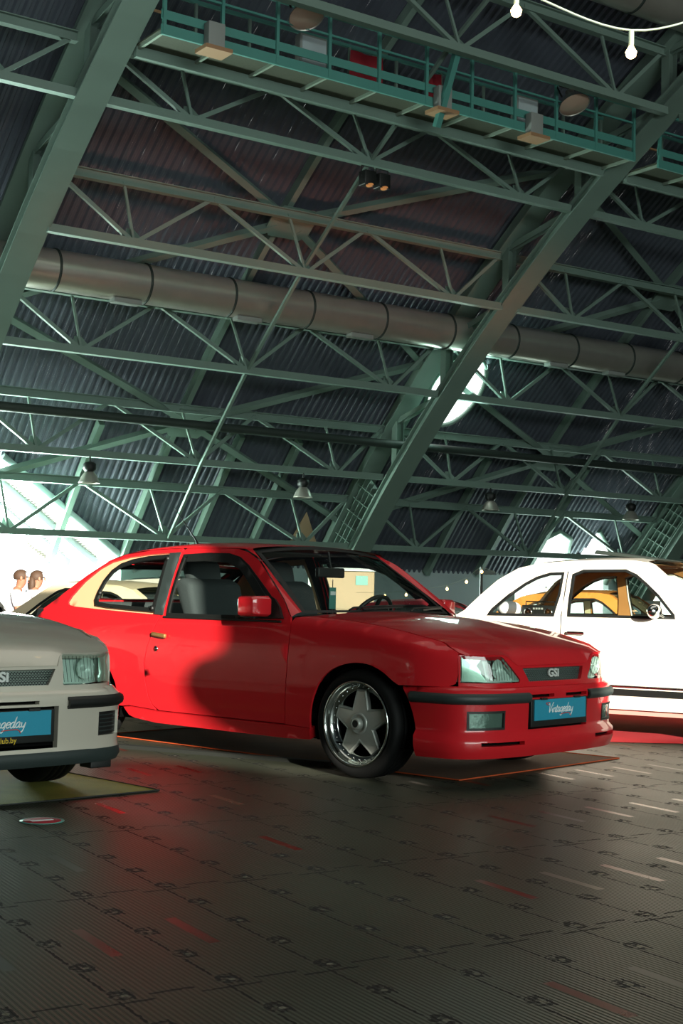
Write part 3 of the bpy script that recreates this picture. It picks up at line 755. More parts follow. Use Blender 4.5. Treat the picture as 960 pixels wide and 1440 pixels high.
sh = panel('ceiling_sunny', [(-45, -52.6*KA), (80, -52.6*KA), (80, -12*KA), (-45, -12*KA)], lambda u, a: (u, *pol(a/KA, RV+.05)), M['roofplain'], None, (0, 1, -1), SUNHOLES, 2.0, .1)  # unseen vault side, its openings cut to the shape of the sun patches
sh.rotation_euler = (0, 0, HANG); sh['kind'] = 'structure'
cB, zB = pol(52.6, RV)
wl = MB()
for a, b in ((-45, 6), (16.3, 29.9), (34, 36), (44, 80)): wl.box(a, b, cB-.05, cB+.2, 0, zB+.15)
wl.build('wall_back', M['wallb'], hall=True)['kind'] = 'structure'
MB().box(-45, 80, -cB-.2, -cB+.05, 0, zB+.15).build('wall_front', M['roofplain'], hall=True)['kind'] = 'structure'
for nm, x in (('wall_left', -45), ('wall_right', 80)):
    poly = [(x, *pol(t, RV+.3)) for t in lins(-52.6, 52.6, 40)]+[(x, cB+.2, 0), (x, -cB-.2, 0)]
    MB().prism(poly, (.2, 0, 0)).build(nm, M['roofplain'], hall=True)['kind'] = 'structure'

# ------------------------------------------------------------------ floor of interlocking ribbed rubber tiles
def floor_mat():
    N = NT('rubber_tiles'); b = N.b; Mh = N.math
    tc = N.n('ShaderNodeTexCoord'); sp = N.n('ShaderNodeSeparateXYZ'); N.l(tc.outputs['Object'], sp.inputs[0])
    x, y = sp.outputs[0], sp.outputs[1]
    x = Mh('ADD', x, Mh('MULTIPLY', y, -.085)); x = Mh('ADD', x, .24)
    TW, TL = .3155, 1.16
    u = Mh('DIVIDE', x, TW); v = Mh('DIVIDE', Mh('SUBTRACT', y, 3.29), TL)
    # saw-tooth seam running across the hall
    ky = Mh('FRACT', Mh('DIVIDE', Mh('ADD', y, .05), TL/4))
    tab = Mh('MULTIPLY', Mh('GREATER_THAN', ky, .52), Mh('LESS_THAN', ky, .86))
    nz = N.n('ShaderNodeTexNoise'); nz.inputs['Scale'].default_value = 45; N.l(tc.outputs['Object'], nz.inputs['Vector'])
    nb = N.n('ShaderNodeTexNoise'); nb.inputs['Scale'].default_value = 1.1; nb.inputs['Detail'].default_value = 5; N.l(tc.outputs['Object'], nb.inputs['Vector'])
    wob = Mh('MULTIPLY', Mh('SUBTRACT', nz.outputs['Fac'], .5), .022)
    ux = Mh('ADD', Mh('SUBTRACT', x, Mh('MULTIPLY', tab, .05)), wob)
    fu = Mh('MULTIPLY', Mh('ABSOLUTE', Mh('SUBTRACT', Mh('FRACT', Mh('ADD', Mh('DIVIDE', ux, TW), .5)), .5)), TW)
    seam1 = Mh('LESS_THAN', fu, .0045)
    # long seam along the hall, stepped
    kx = Mh('FRACT', Mh('DIVIDE', x, TW)); stp = Mh('MULTIPLY', Mh('GREATER_THAN', kx, .3), Mh('LESS_THAN', kx, .72))
    vy = Mh('ADD', Mh('ADD', Mh('SUBTRACT', y, 3.27), Mh('MULTIPLY', stp, -.045)), wob)
    fv = Mh('MULTIPLY', Mh('ABSOLUTE', Mh('SUBTRACT', Mh('FRACT', Mh('ADD', Mh('DIVIDE', vy, TL), .5)), .5)), TL)
    seam2 = Mh('LESS_THAN', fv, .006)
    # knots: recessed lugs beside each tab
    lu = Mh('SUBTRACT', Mh('MULTIPLY', Mh('FRACT', Mh('ADD', Mh('DIVIDE', x, TW), .5)), TW), TW*.5+.025)
    ek = Mh('ADD', Mh('POWER', Mh('DIVIDE', lu, .036), 2.0), Mh('POWER', Mh('DIVIDE', Mh('SUBTRACT', ky, .69), .16), 2.0))
    knot = Mh('MULTIPLY', Mh('LESS_THAN', ek, 1.0), Mh('GREATER_THAN', nz.outputs['Fac'], .47))
    nub = Mh('LESS_THAN', Mh('ADD', Mh('POWER', Mh('DIVIDE', Mh('SUBTRACT', lu, .008), .010), 2.0), Mh('POWER', Mh('DIVIDE', Mh('SUBTRACT', ky, .66), .035), 2.0)), 1.0)
    dark = Mh('MAXIMUM', Mh('MAXIMUM', seam1, seam2), knot)
    # smooth label in the middle of some tiles
    wn = N.n('ShaderNodeTexWhiteNoise', noise_dimensions='2D'); cb = N.n('ShaderNodeCombineXYZ')
    N.l(Mh('FLOOR', u), cb.inputs[0]); N.l(Mh('FLOOR', v), cb.inputs[1]); N.l(cb.outputs[0], wn.inputs['Vector'])
    rnd = wn.outputs['Value']
    du = Mh('ABSOLUTE', Mh('SUBTRACT', Mh('FRACT', u), .5)); dv = Mh('ABSOLUTE', Mh('SUBTRACT', Mh('FRACT', v), .5))
    lab = Mh('MULTIPLY', Mh('LESS_THAN', du, .062), Mh('LESS_THAN', dv, .148))
    lab = Mh('MULTIPLY', lab, Mh('GREATER_THAN', rnd, .35))
    base = N.mix(nb.outputs['Fac'], lin('#3d4237'), lin('#5c614f'))
    base = N.mix(Mh('MULTIPLY', rnd, .35), base, lin('#4d4b40'))
    labc = N.mix(Mh('GREATER_THAN', rnd, .80), N.mix(Mh('GREATER_THAN', rnd, .62), lin('#33372f'), lin('#6b6252')), lin('#642a22'))
    rib0 = Mh('SINE', Mh('MULTIPLY', x, 2*pi/(TW/19)))
    base = N.mix(Mh('MULTIPLY', Mh('LESS_THAN', rib0, -.15), .6), base, lin('#1c1f1a'))
    cc = N.mix(lab, base, labc)
    cc = N.mix(dark, cc, lin('#0b0c0a')); cc = N.mix(nub, cc, lin('#7a7868'))
    N.l(cc, b.inputs['Base Color'])
    r = Mh('ADD', .33, Mh('MULTIPLY', nb.outputs['Fac'], .16)); r = Mh('ADD', r, Mh('MULTIPLY', dark, .3)); r = Mh('SUBTRACT', r, Mh('MULTIPLY', lab, .13))
    N.l(r, b.inputs['Roughness']); b.inputs['Specular IOR Level'].default_value = .5
    rib = Mh('SINE', Mh('MULTIPLY', x, 2*pi/(TW/19)))
    rib = Mh('MULTIPLY', Mh('MINIMUM', Mh('MAXIMUM', Mh('MULTIPLY', rib, 1.6), -1), 1), Mh('SUBTRACT', 1, lab))
    hgt = Mh('SUBTRACT', Mh('MULTIPLY', rib, .0012), Mh('MULTIPLY', dark, .006)); hgt = Mh('ADD', hgt, Mh('MULTIPLY', nub, .006))
    bp = N.n('ShaderNodeBump'); bp.inputs['Distance'].default_value = 1; bp.inputs['Strength'].default_value = .8
    N.l(hgt, bp.inputs['Height']); N.l(bp.outputs[0], b.inputs['Normal'])
    return N.m
f = MB().box(-45, 80, -cB-.1, cB+.1, -.2, 0).build('floor', floor_mat(), hall=True); f['kind'] = 'structure'
MB().box(-45, 80, cB+.2, cB+60, -.25, -.05).build('ground_outside', M['conc'], hall=True)['kind'] = 'structure'

# ------------------------------------------------------------------ steel arches
G, T_ = M['steel_green'], M['steel_teal']
RB, RT = 41.12, 42.32
TH = [29.9, 34.15, 38.35, 42.6, 46.5, 49.85]       # purlin truss lines up the vault
ARCH_L = [-1.7, 10.3, 22.3, 34.3, 46.3]
ARCH_N = ['at the far left end of the truss rows', 'at the left edge of the picture', 'crossing behind the red car roof', 'near the right edge behind the white car', 'at the far right end of the truss rows']
def arcbeam(mb, l0, l1, r0, r1, t0, t1, n=34):
    V = []
    for t in lins(t0, t1, n):
        for l_, r in ((l0, r0), (l1, r0), (l1, r1), (l0, r1)): V.append((l_, *pol(t, r)))
    mb.add(V, [(4*i+k, 4*i+(k+1) % 4, 4*i+4+(k+1) % 4, 4*i+4+k) for i in range(n-1) for k in range(4)]+[(3, 2, 1, 0), (4*n-4, 4*n-3, 4*n-2, 4*n-1)])
    return mb
def make_arch(la, nm):
    base = pol(52.0, RB); o = (la, base[0], base[1])
    root = thing('roof_arch', 'green steel lattice roof arch '+nm, 'arch', o, hall=True)
    def B(mb, name, m=G, par=root): return local(mb, name, m, par, o)
    mb = MB(); arcbeam(mb, la-.3, la+.3, RB-.06, RB-.03, 6, 53.0); arcbeam(mb, la-.3, la+.3, RB+.16, RB+.19, 6, 53.0); arcbeam(mb, la-.19, la-.15, RB-.03, RB+.16, 6, 53.0); arcbeam(mb, la+.15, la+.19, RB-.03, RB+.16, 6, 53.0); B(mb, 'lower_chord')
    mb = MB(); arcbeam(mb, la-.3, la+.3, RT-.14, RT-.10, 6, 52.4); arcbeam(mb, la-.2, la+.2, RT-.10, RT+.18, 6, 52.4); B(mb, 'upper_chord')
    for i, t in enumerate([21.5, 25.7]+TH[:5]):
        c, z = pol(t, RB+.1); zt_ = ZC+sqrt((RT-.1)**2-c*c)
        B(MB().ibeam((la, c, z), (la, c, zt_), .22, .24, .02, (1, 0, 0)), 'post')
    tt = [17.3, 21.5, 25.7]+TH
    for i in range(len(tt)-2):
        c0, z0 = pol(tt[i], RB+.1); c1, _ = pol(tt[i+1], RB+.1); z1 = ZC+sqrt((RT-.1)**2-c1*c1)
        # diagonals lean from the head of the lower post to the foot of the upper one
        B(MB().ibeam((la, c0, z0), (la, c1, z1), .14, .16, .015, (1, 0, 0)), 'diagonal')
    # stiffened web plate at the foot, a grid of ribs
    w = MB(); arcbeam(w, la-.02, la+.02, RB+.15, RT-.1, 47.6, 52.4, 12); wp = B(w, 'web_plate')
    g = MB()
    for k in range(5):
        r = RB+.3+k*.2; arcbeam(g, la-.2, la-.02, r, r+.02, 47.6, 52.4, 12)
    for t in lins(47.7, 52.2, 9):
        p, q = pol(t, RB+.15), pol(t+.35, RT-.1); g.beam((la-.11, *p), (la-.11, *q), .18, .02, (0, 1, 1))
    local(g, 'web_ribs', G, wp, o)
    c0, z0 = pol(52.2, RB); MB_f = MB().box(la-.45, la+.45, c0-.3, c0+1.2, 0, z0+.05); B(MB_f, 'foot_block', M['wallb'])
    return root
def local(mb, name, m, par, o, **k):
    mb.v = [(v[0]-o[0], v[1]-o[1], v[2]-o[2]) for v in mb.v]
    return mb.build(name, m, par, **k)
for la, nm in zip(ARCH_L, ARCH_N): make_arch(la, nm)

# ------------------------------------------------------------------ lattice trusses between the arches
ROWN = ['just above the catwalk', 'just below the catwalk', 'midway between catwalk and duct', 'directly under the round duct', 'below the dark pipe', 'lowest of all, just above the cars']
BAYN = {-1.7: 'far left of the leftmost arch', 10.3: 'left of the central arch', 22.3: 'right of the central arch', 34.3: 'at the far right edge'}
TBT = [(29.9, 40.95), (34.36, 41.23), (38.5, 41.10), (42.7, 41.25), (46.85, 41.45), (50.1, 41.38)]
TTP = [(29.1, 42.1), (33.6, 42.1), (37.5, 42.08), (41.6, 42.2), (45.6, 42.32), (48.8, 42.25)]
def make_truss(k, l0, label):
    cb, zb = pol(*TBT[k]); ct, ztp = pol(*TTP[k]); o = (l0, cb, zb)
    root = thing('roof_truss', label, 'truss', o, hall=True, group='lattice trusses under the roof')
    B = lambda mb, name: local(mb, name, G, root, o)
    up = (0, ct-cb, ztp-zb)
    bl = lambda u: (l0+u, cb, zb); tl = lambda u: (l0+u, ct, ztp)
    B(MB().beam(bl(.25), bl(11.75), .16, .16, up), 'bottom_chord')
    B(MB().ibeam(tl(.25), tl(11.75), .16, .2, .02, up), 'top_chord')
    for a, b in ((.3, 2.1), (3.9, 2.1), (3.9, 6.2), (7.8, 6.2), (7.8, 10.3), (11.7, 10.3)):
        B(MB().beam(tl(a), bl(b), .08, .08, up), 'diagonal')
    for a, b in ((1.85, 2.1), (5.75, 6.2), (9.9, 10.3)):
        B(MB().beam(tl(a), bl(b), .05, .05, up), 'hanger')
    for b in (2.1, 6.2, 10.3): B(MB().prism([(l0+b-.22, cb-.02, zb+.05), (l0+b+.22, cb-.02, zb+.05), (l0+b+.08, cb+.18, zb+.32), (l0+b-.08, cb+.18, zb+.32)], (0, .02, -.01)), 'gusset')
    return root
for l0 in (-1.7, 10.3, 22.3, 34.3):
    for k in range(6):
        if l0 < 0 and k > 1: continue
        if l0 > 30 and k < 2: continue
        make_truss(k, l0, 'green truss %s, %s' % (ROWN[k], BAYN[l0]))
# roof-plane X braces with a gusset plate in the middle
for l0 in (10.3, 22.3):
    for (ta, tm, tb), pos in (((TH[1], TH[2], TH[3]), 'above the round duct'), ((TH[3], TH[4], TH[5]), 'below the round duct')):
        R = RT+.02; cm = pol(tm-.35, R); o = (l0+6.1, *cm)
        root = thing('cross_brace', 'green X brace with gusset plate %s, %s' % (pos, BAYN[l0]), 'brace', o, hall=True, group='X braces under the roof')
        pts = [(-.55, .2), (-.4, .42), (.4, .42), (.55, .2), (.55, -.2), (.4, -.42), (-.4, -.42), (-.55, -.2)]
        n_ = radians(tm-.35); tv = Vector((0, cos(n_), -sin(n_))); nv = Vector((0, sin(n_), cos(n_))); c0 = Vector(o)
        local(MB().prism([c0+Vector((a, 0, 0))+tv*b-nv*.06 for a, b in pts], nv*.02), 'gusset_plate', G, root, o)
        for sl, tt in ((-1, ta), (1, ta), (-1, tb), (1, tb)):
            e = (l0+6+sl*5.8, *pol(tt, R)); pth = []
            for u in lins(.05, 1, 6):
                th_ = (tm-.35)+(tt-tm+.35)*u; pth.append((o[0]+(e[0]-o[0])*u, *pol(th_, R)))
            mb = MB()
            for a, b in zip(pth, pth[1:]): mb.beam(a, b, .15, .15, nv)
            local(mb, 'brace_arm', G, root, o)
# tie rods linking the trusses up the vault, and rafters under the sheeting
for l0 in (10.3, 22.3):
    o = (l0+6.2, *pol(TH[5], RB)); mb = MB(); ts = [23.0]+TH
    for a, b in zip(ts, ts[1:]): mb.beam((l0+6.2, *pol(a+.1, RB+.12)), (l0+6.2, *pol(b+.1, RB+.12)), .07, .07, (0, 1, 1))
    r = local(mb, 'tie_rod', G, None, o); r.location = HR @ Vector(o); r.rotation_euler = (0, 0, HANG)
    tag(r, 'thin green tie linking the lower truss chords '+BAYN[l0], 'tie')
for l0 in (10.3, 22.3):
    for u, t0, t1, d in ((5.9, 24, 52.4, 'full-height middle'), (3.95, 46.6, 52.4, 'short left-of-middle'), (7.8, 46.6, 52.4, 'short right-of-middle'), (9.55, 46.6, 52.4, 'short right-hand')):
        if l0+u > 30.5 and l0 > 20 and u == 9.55: continue
        o = (l0+u, *pol(t1, RT)); mb = arcbeam(MB(), l0+u-.07, l0+u+.07, RT+.05, RV-.01, t0, t1, 20)
        if u == 7.8 and l0 > 20: pass
        r = local(mb, 'roof_rafter', G, None, o); r.location = HR @ Vector(o); r.rotation_euler = (0, 0, HANG)
        tag(r, '%s rafter against the sheeting %s' % (d, BAYN[l0]), 'rafter')
# pale triangular panels beside the arch feet
for la, l_a, l_b in ((22.3, 21.15, 22.1),):
    P = [(21.18, 49.8), (21.05, 51.45), (22.1, 51.45)]
    o = (l_a, *pol(51.4, RV-.05)); mb = MB().prism([(l_, *pol(t, RV-.08)) for l_, t in P], (0, .03, .02))
    r = local(mb, 'triangular_panel', M['panel_cream'], None, o); r.location = HR @ Vector(o); r.rotation_euler = (0, 0, HANG)
    tag(r, 'cream triangular panel beside the foot of the central arch', 'panel')
# window frames round the openings
def trim_loop(name, H_, closed, m, r=.07):
    pts = [(l_, *pol(t, RV-.02)) for l_, t in H_]
    MB().tube(pts, r, 8, closed=closed).build(name, m, hall=True)['kind'] = 'structure'
trim_loop('window_1', ROUND, True, G, .06)
trim_loop('trim_1', GATE_A[1:3], False, M['wallb'], .1); trim_loop('trim_2', GATE_B[1:7], False, G, .08); trim_loop('trim_3', GATE_C[:4], False, G, .08)
# porch roof beyond the big left gate: ribbed soffit falling to the right
pr = MB(); a0 = (12.2, *pol(48.35, RV)); a1 = (16.25, *pol(52.3, RV))
for k in range(44):
    u0 = k/44; cA = a0[1]+(a1[1]-a0[1])*u0; l_ = a0[0]+(a1[0]-a0[0])*u0; z_ = a0[2]+(a1[2]-a0[2])*u0
    l2 = a0[0]+(a1[0]-a0[0])*(u0+.5/44); z2 = a0[2]+(a1[2]-a0[2])*(u0+.5/44); l3 = a0[0]+(a1[0]-a0[0])*(u0+1/44); z3 = a0[2]+(a1[2]-a0[2])*(u0+1/44)
    pr.add([(l_, cA, z_), (l_, cA+5, z_), (l2, cA+5, z2), (l2, cA, z2)], [(0, 1, 2, 3)]); pr.add([(l2, cA, z2+.06), (l2, cA+5, z2+.06), (l3, cA+5, z3+.06), (l3, cA, z3+.06)], [(0, 1, 2, 3)])
    pr.add([(l2, cA, z2), (l2, cA+5, z2), (l2, cA+5, z2+.06), (l2, cA, z2+.06)], [(0, 1, 2, 3)])
porch = pr.build('porch_roof', M['conc'], hall=True); tag(porch, 'bright ribbed porch soffit sloping down beyond the left gate', 'porch roof')
pb = MB()
for dc in (1.6, 3.4): pb.beam((a0[0], a0[1]+dc, a0[2]-.1), (a1[0], a1[1]+dc, a1[2]-.1), .18, .2)
pbo = pb.build('porch_beams', M['wallb'], porch)
# dark ribbed pipe lying along the third truss line
cP, zP = pol(45.6, RB+.6)
o = (10, cP, zP)
r = local(MB().tube([(-2, cP, zP), (46, cP, zP)], .11, 12), 'service_pipe', M['pipe'], None, o); r.location = HR @ Vector(o); r.rotation_euler = (0, 0, HANG)
tag(r, 'long dark service pipe running along the roof above the bell lamps', 'pipe')

# ------------------------------------------------------------------ ventilation ducts
def duct(label, c, z, r, l0, l1, name='ventilation_duct'):
    o = (l0, c, z); root = thing(name, label, 'duct', o, hall=True)
    local(MB().tube([(x, c, z) for x in lins(l0, l1, 30)], r, 40), 'duct_pipe', M['duct'], root, o)
    x = l0
    while x < l1:
        local(MB().lathe([(r, -.03), (r+.022, -.02), (r+.022, .02), (r, .03)], (x, c, z), (1, 0, 0), 40), 'joint_band', M['pipe'], root, o)
        x += 2.07
    return root, o
d, o = duct('big round galvanised duct crossing the whole roof', 27.4, 7.6, .43, -.95, 46.3)
for l_ in (13.1, 16.1, 19.2, 25.5, 27.6): local(MB().box(l_-.32, l_+.32, 27.2, 27.45, 7.09, 7.2), 'air_outlet', M['box_grey'], d, o, bevel=.02)
duct('second round duct in the top right corner', 19.8, 13.25, .43, 8, 46)

# ------------------------------------------------------------------ catwalk
def catwalk(l0, l1, label):
    cf, cb_, zf, zb_ = 21.2, 22.1, 10.52, 10.42; o = (l0, cf, zf); root = thing('catwalk', label, 'catwalk', o, hall=True)
    B = lambda mb, name, m=T_, par=root: local(mb, name, m, par, o)
    B(MB().box(l0, l1, cf, cb_, zf-.03, zf), 'deck', M['grate'])
    B(MB().box(l0, l1, cf-.05, cf, zf-.12, zf+.06), 'edge_beam'); B(MB().box(l0, l1, cb_, cb_+.1, zb_-.12, zb_+.1), 'edge_beam', G)
    B(MB().box(l0, l1, cf-.02, cf, zf+.16, zf+.32), 'toe_board')
    for c_ in (cf-.02, cb_+.05):
        B(MB().beam((l0, c_, zf+1.06), (l1, c_, zf+1.06), .06, .06), 'top_rail')
        B(MB().beam((l0, c_, zf+.7), (l1, c_, zf+.7), .04, .04), 'middle_rail', M['box_tan'] if c_ > cf else T_)
    n = int((l1-l0)/1.09)
    for i in range(n+1):
        x = l0+.05+i*(l1-l0-.1)/n
        B(MB().beam((x, cf-.03, zf-.1), (x, cf-.03, zf+1.06), .06, .06), 'post'); B(MB().beam((x, cb_+.05, zf-.1), (x, cb_+.05, zf+1.06), .05, .05), 'post', G)
        B(MB().beam((x, cf, zf-.06), (x, cb_, zf-.06), .05, .06), 'joist', M['cable'])
    B(MB().beam((l0+5.9, cf-.05, zf-.5), (l0+5.9, 20.5, 11.45), .12, .12), 'sway_brace')
    return root
catwalk(10.65, 21.95, 'teal steel catwalk with railings in the bay left of the central arch')
catwalk(22.65, 33.95, 'teal steel catwalk continuing right of the central arch')
M['lampfront'] = mat('flood_lamp_front', '#d9b9a4', .2, .2, 1)
def flood(l_, c, z, label):
    o = (l_, c, z); root = thing('flood_lamp', label, 'lamp', o, hall=True, group='flood lamps on the catwalk')
    local(MB().lathe([(.33, -.02), (.31, .0), (.22, .14), (.10, .24), (.09, .34), (.0005, .36)], o, (0, .45, .9), 28), 'lamp_shell', M['lampbell'], root, o)
    local(MB().lathe([(.31, -.01), (.2, -.045), (.0005, -.06)], o, (0, .45, .9), 28), 'lamp_front', M['lampfront'], root, o)
    local(MB().tube([(l_-.3, c+.05, z+.1), (l_-.3, c+.22, z+.4), (l_+.3, c+.22, z+.4), (l_+.3, c+.05, z+.1)], .02, 6), 'yoke', M['lampbody'], root, o)
flood(13.4, 20.95, 11.33, 'round flood lamp on the left half of the catwalk rail')
flood(19.95, 20.95, 11.15, 'round flood lamp on the catwalk rail beside the central arch')
for l_, z, lab in ((11.6, 10.42, 'grey control box under the catwalk left end'), (16.6, 10.42, 'grey control box under the catwalk middle brace'), (18.95, 10.4, 'grey control box under the catwalk beside the right flood lamp')):
    o = (l_, 21.15, z); root = thing('control_box', lab, 'box', o, hall=True, group='boxes under the catwalk')
    local(MB().box(l_-.16, l_+.16, 20.95, 21.13, z-.1, z+.35), 'casing', M['box_grey'], root, o, bevel=.01); local(MB().box(l_-.26, l_+.26, 20.85, 21.25, z-.17, z-.1), 'base_tray', M['box_tan'], root, o)
for l_, w in ((15.1, .75), (17.0, .3)):
    o = (l_, 22.0, 10.6); MBc = MB().grid(lambda u, v: (l_+u*w, 22.0+.03*sin(u*9+v*3), 10.6+v*.85), lins(0, 1, 10), lins(0, 1, 6))
    r = local(MBc, 'red_banner', M['cloth_red'], None, o); r.location = HR @ Vector(o); r.rotation_euler = (0, 0, HANG); tag(r, 'wide red cloth hung behind the catwalk railing' if w > .5 else 'small red cloth tucked on the catwalk floor', 'cloth')
for l_, lab in ((14.1, 'pale notice board on the catwalk near the left flood lamp'), (19.4, 'pale cabinet on the catwalk near the right flood lamp')):
    o = (l_, 21.85, 10.52); root = thing('cabinet', lab, 'cabinet', o, hall=True); local(MB().box(l_-.3, l_+.3, 21.75, 21.95, 10.53, 11.4), 'casing', M['box_grey'], root, o, bevel=.02); local(MB().box(l_-.26, l_+.26, 21.74, 21.75, 10.57, 11.35), 'cabinet_door', M['wallb'], root, o)
# pair of small black spots
for dl, lab in ((-.14, 'left one of the two black spotlights under the second truss'), (.22, 'right one of the two black spotlights under the second truss')):
    c_, z_ = pol(TH[1]+.1, RB); o = (16.5+dl, c_, z_-.05); root = thing('spotlight', lab, 'spotlight', o, hall=True, group='pair of spotlights')
    local(MB().box(o[0]-.14, o[0]+.14, c_-.12, c_+.12, z_-.5, z_-.2), 'housing', M['lampbody'], root, o, bevel=.02); local(MB().lathe([(.08, 0), (.0005, -.01)], (o[0], c_-.09, z_-.5), (0, .35, 1), 16), 'lamp_front', mat('spot_glow', '#d08a50', .4, emit='#c07840', es=.35), root, o)
    local(MB().tube([(o[0]-.15, c_, z_-.3), (o[0]-.15, c_, z_-.1), (o[0]+.15, c_, z_-.1), (o[0]+.15, c_, z_-.3)], .012, 6), 'yoke', M['lampbody'], root, o)
# bell lamps under the third truss from the ground
def bell(l_, lab):
    c_, z_ = pol(TH[4]+.1, RB); o = (l_, c_, z_-.05); root = thing('bell_lamp', lab, 'lamp', o, hall=True, group='bell lamps in a row')
    local(MB().tube([(l_, c_, z_), (l_, c_, z_-.14)], .02, 8), 'hook', M['lampbody'], root, o)
    local(MB().lathe([(.03, -.12), (.1, -.14), (.15, -.18), (.15, -.3), (.09, -.36)], (l_, c_, z_), (0, 0, 1), 20, caps=True), 'ballast', M['lampbody'], root, o)
    local(MB().lathe([(.10, -.36), (.17, -.44), (.24, -.60), (.245, -.62), (.23, -.60), (.16, -.45), (.0005, -.42)], (l_, c_, z_), (0, 0, 1), 24), 'bell_shade', M['lampbell'], root, o)
for l_, lab in ((13.55, 'bell lamp nearest the bright left gate'), (19.35, 'bell lamp just left of the central arch foot'), (25.5, 'bell lamp just right of the central arch foot'), (30.95, 'bell lamp above the white car')): bell(l_, lab)
o = (26.9, *pol(TH[5]+.6, RB)); r = local(MB().box(26.6, 27.2, o[1]-.1, o[1]+.1, o[2]-.28, o[2]-.16), 'strip_light', M['box_grey'], None, o, bevel=.02); r.location = HR @ Vector(o); r.rotation_euler = (0, 0, HANG); tag(r, 'small grey light fitting under the lowest beam', 'lamp')
# ------------------------------------------------------------------ other cars
def plain_wheel(root, x, sg, z, yo, R, mt):
    o = Vector((x, sg*yo, z)); ax = (0, sg, 0); r = R*.64
    w = MB().lathe([(r, .0), (r*.95, .006), (r*.86, -.012), (r*.55, -.01), (r*.45, .01), (r*.2, .014), (.0005, .016)], o, ax, 36).build('wheel', mt, root)
    MB().lathe([(r, -.005), (r+.012, .006), (R*.88, .006), (R*.97, -.015), (R, -.045), (R, -.15), (R*.97, -.175), (r, -.18)], o, ax, 48).build('tyre', M['rubber'], w)
def body_car(root, paint, P, lining):
    Sx = interp(P['S']); L0, L1 = P['ends']
    def W(x, z):
        w = Sx(z)
        for e, sgn in ((L1, 1), (L0, -1)):
            d = (x-(e-sgn*.5))*sgn
            if d > 0: w -= P.get('taper', .28)*d*d
        return w
    top = P['top']; zb = P['sill']
    side = [(top[0][0], zb)]
    bot = [(top[-1][0], zb+.06)]
    arcs = []
    for xc, r in P['arches']:
        arcs += [(xc+r*cos(radians(a)), max(zb, .28+r*sin(radians(a)))) for a in range(-12, 193, 12)]
    outline = top[:]+[(top[-1][0]-.02, zb+.05)]+arcs+[(top[0][0]+.02, zb+.05)]
    for sg in (-1, 1):
        sd = panel('side_body', outline, lambda x, z: (x, sg*W(x, z), z), paint, root, (0, sg, 0), P['wins'], .06, .03)
        if lining: panel('side_lining', [(a, max(b, .5)) for a, b in P['cabin']], lambda x, z: (x, sg*(W(x, z)-.035), z), lining, root, (0, -sg, 0), [inset(h, -.004) for h in P['wins']], .08, 0)
        for h in P['wins']:
            gl = panel('side_window', inset(h, .002), lambda x, z: (x, sg*(W(x, z)-.008), z), M['glass'], sd, (0, sg, 0), (), .12, 0)
            panel('window_rubber', inset(h, -.006), lambda x, z: (x, sg*W(x, z), z), P.get('seal', M['black']), gl, (0, sg, 0), [inset(h, .014)], .05, .012, .004)
        for x in P.get('shut', ()):
            MB().tube([(xx, sg*(W(xx, z)+.001), z) for xx, z in x], .004, 5).build('shut_line', M['black'], sd)
        if 'stripe' in P:
            z0, z1, a, b = P['stripe']
            panel('sill_stripe', [(a, z0), (b, z0), (b, z1), (a, z1)], lambda x, z: (x, sg*W(x, z), z), M['black'], sd, (0, sg, 0), (), .1, .006, .006)
            MB().tube([(x, sg*(W(x, z1)+.006), z1+.02) for x in lins(a, b, 12)], .010, 6).build('sill_trim', M['chrome'], sd)
            MB().box(a, b, *sorted((sg*.66, sg*.70)), .17, z0).build('sill_panel', P.get('sillmat', paint), sd)
        if 'handle' in P:
            x, z = P['handle']; y = sg*(W(x, z)+.02); MB().beam((x-.07, y, z), (x+.07, y, z), .02, .024).build('door_handle', M['chrome'], sd, bevel=.006)
        for x, r in P['arches']:
            MB().lathe([(r+.03, 0), (r+.03, .25), (.04, .25)], (x, sg*(Sx(.4)-.05), .28), (0, -sg, 0), 20).build('wheel_housing', M['void'], root)
            plain_wheel(root, x, sg, P['R'], Sx(.4)-.01, P['R'], M['chrome'])
    def strip(name, pts, m, cr, w=1.0, lift=0):
        MB().grid(lambda i, s: (pts[int(i)][0], s*w*W(*pts[int(i)]), pts[int(i)][1]+lift+cr*(1-s*s)), range(len(pts)), lins(-1, 1, 11)).build(name, m, root)
    fine = []
    for a, b in zip(top, top[1:]):
        n = max(1, int(math.hypot(b[0]-a[0], b[1]-a[1])/.12)); fine += [(a[0]+(b[0]-a[0])*k/n, a[1]+(b[1]-a[1])*k/n) for k in range(n)]
    fine.append(top[-1])
    (wa, wb), (ra, rb2) = P['screen'], P['back']
    segs = {}
    for p in fine:
        pass
    def sub(x0, x1, zmin=.0): return [p for p in fine if x0-1e-6 <= p[0] <= x1+1e-6 and p[1] >= zmin]
    zbelt = P['belt']
    nose = [p for p in fine if p[0] >= wb-1e-6]; scr = sub(wa, wb, zbelt-.01); rf = sub(rb2, wa, zbelt); bk = sub(ra, rb2, zbelt-.01); tail = [p for p in fine if p[0] <= ra+1e-6]
    for nm, pts, m, cr in (('bonnet', nose, paint, .02), ('roof_panel', rf, paint, .035), ('boot', tail, paint, .015)):
        if len(pts) > 1: strip(nm, pts, m, cr)
    for nm, pts in (('windscreen', scr), ('rear_window', bk)):
        if len(pts) > 1: strip(nm, pts, M['glass'], .03, .9); 
        if len(pts) > 1:
            for s in (-1, 1): MB().grid(lambda i, s2: (pts[int(i)][0], s2*W(*pts[int(i)]), pts[int(i)][1]+.03*(1-s2*s2)), range(len(pts)), lins(.88*s, s, 3)).build('screen_pillar', paint, root)
    if not lining:
        cb_ = [(a*.97, max(b-.05, .45)) for a, b in P['cabin']]; MB().prism([(a, -.54, b) for a, b in cb_], (0, 1.08, 0)).build('cabin_interior', M['interior'], root)
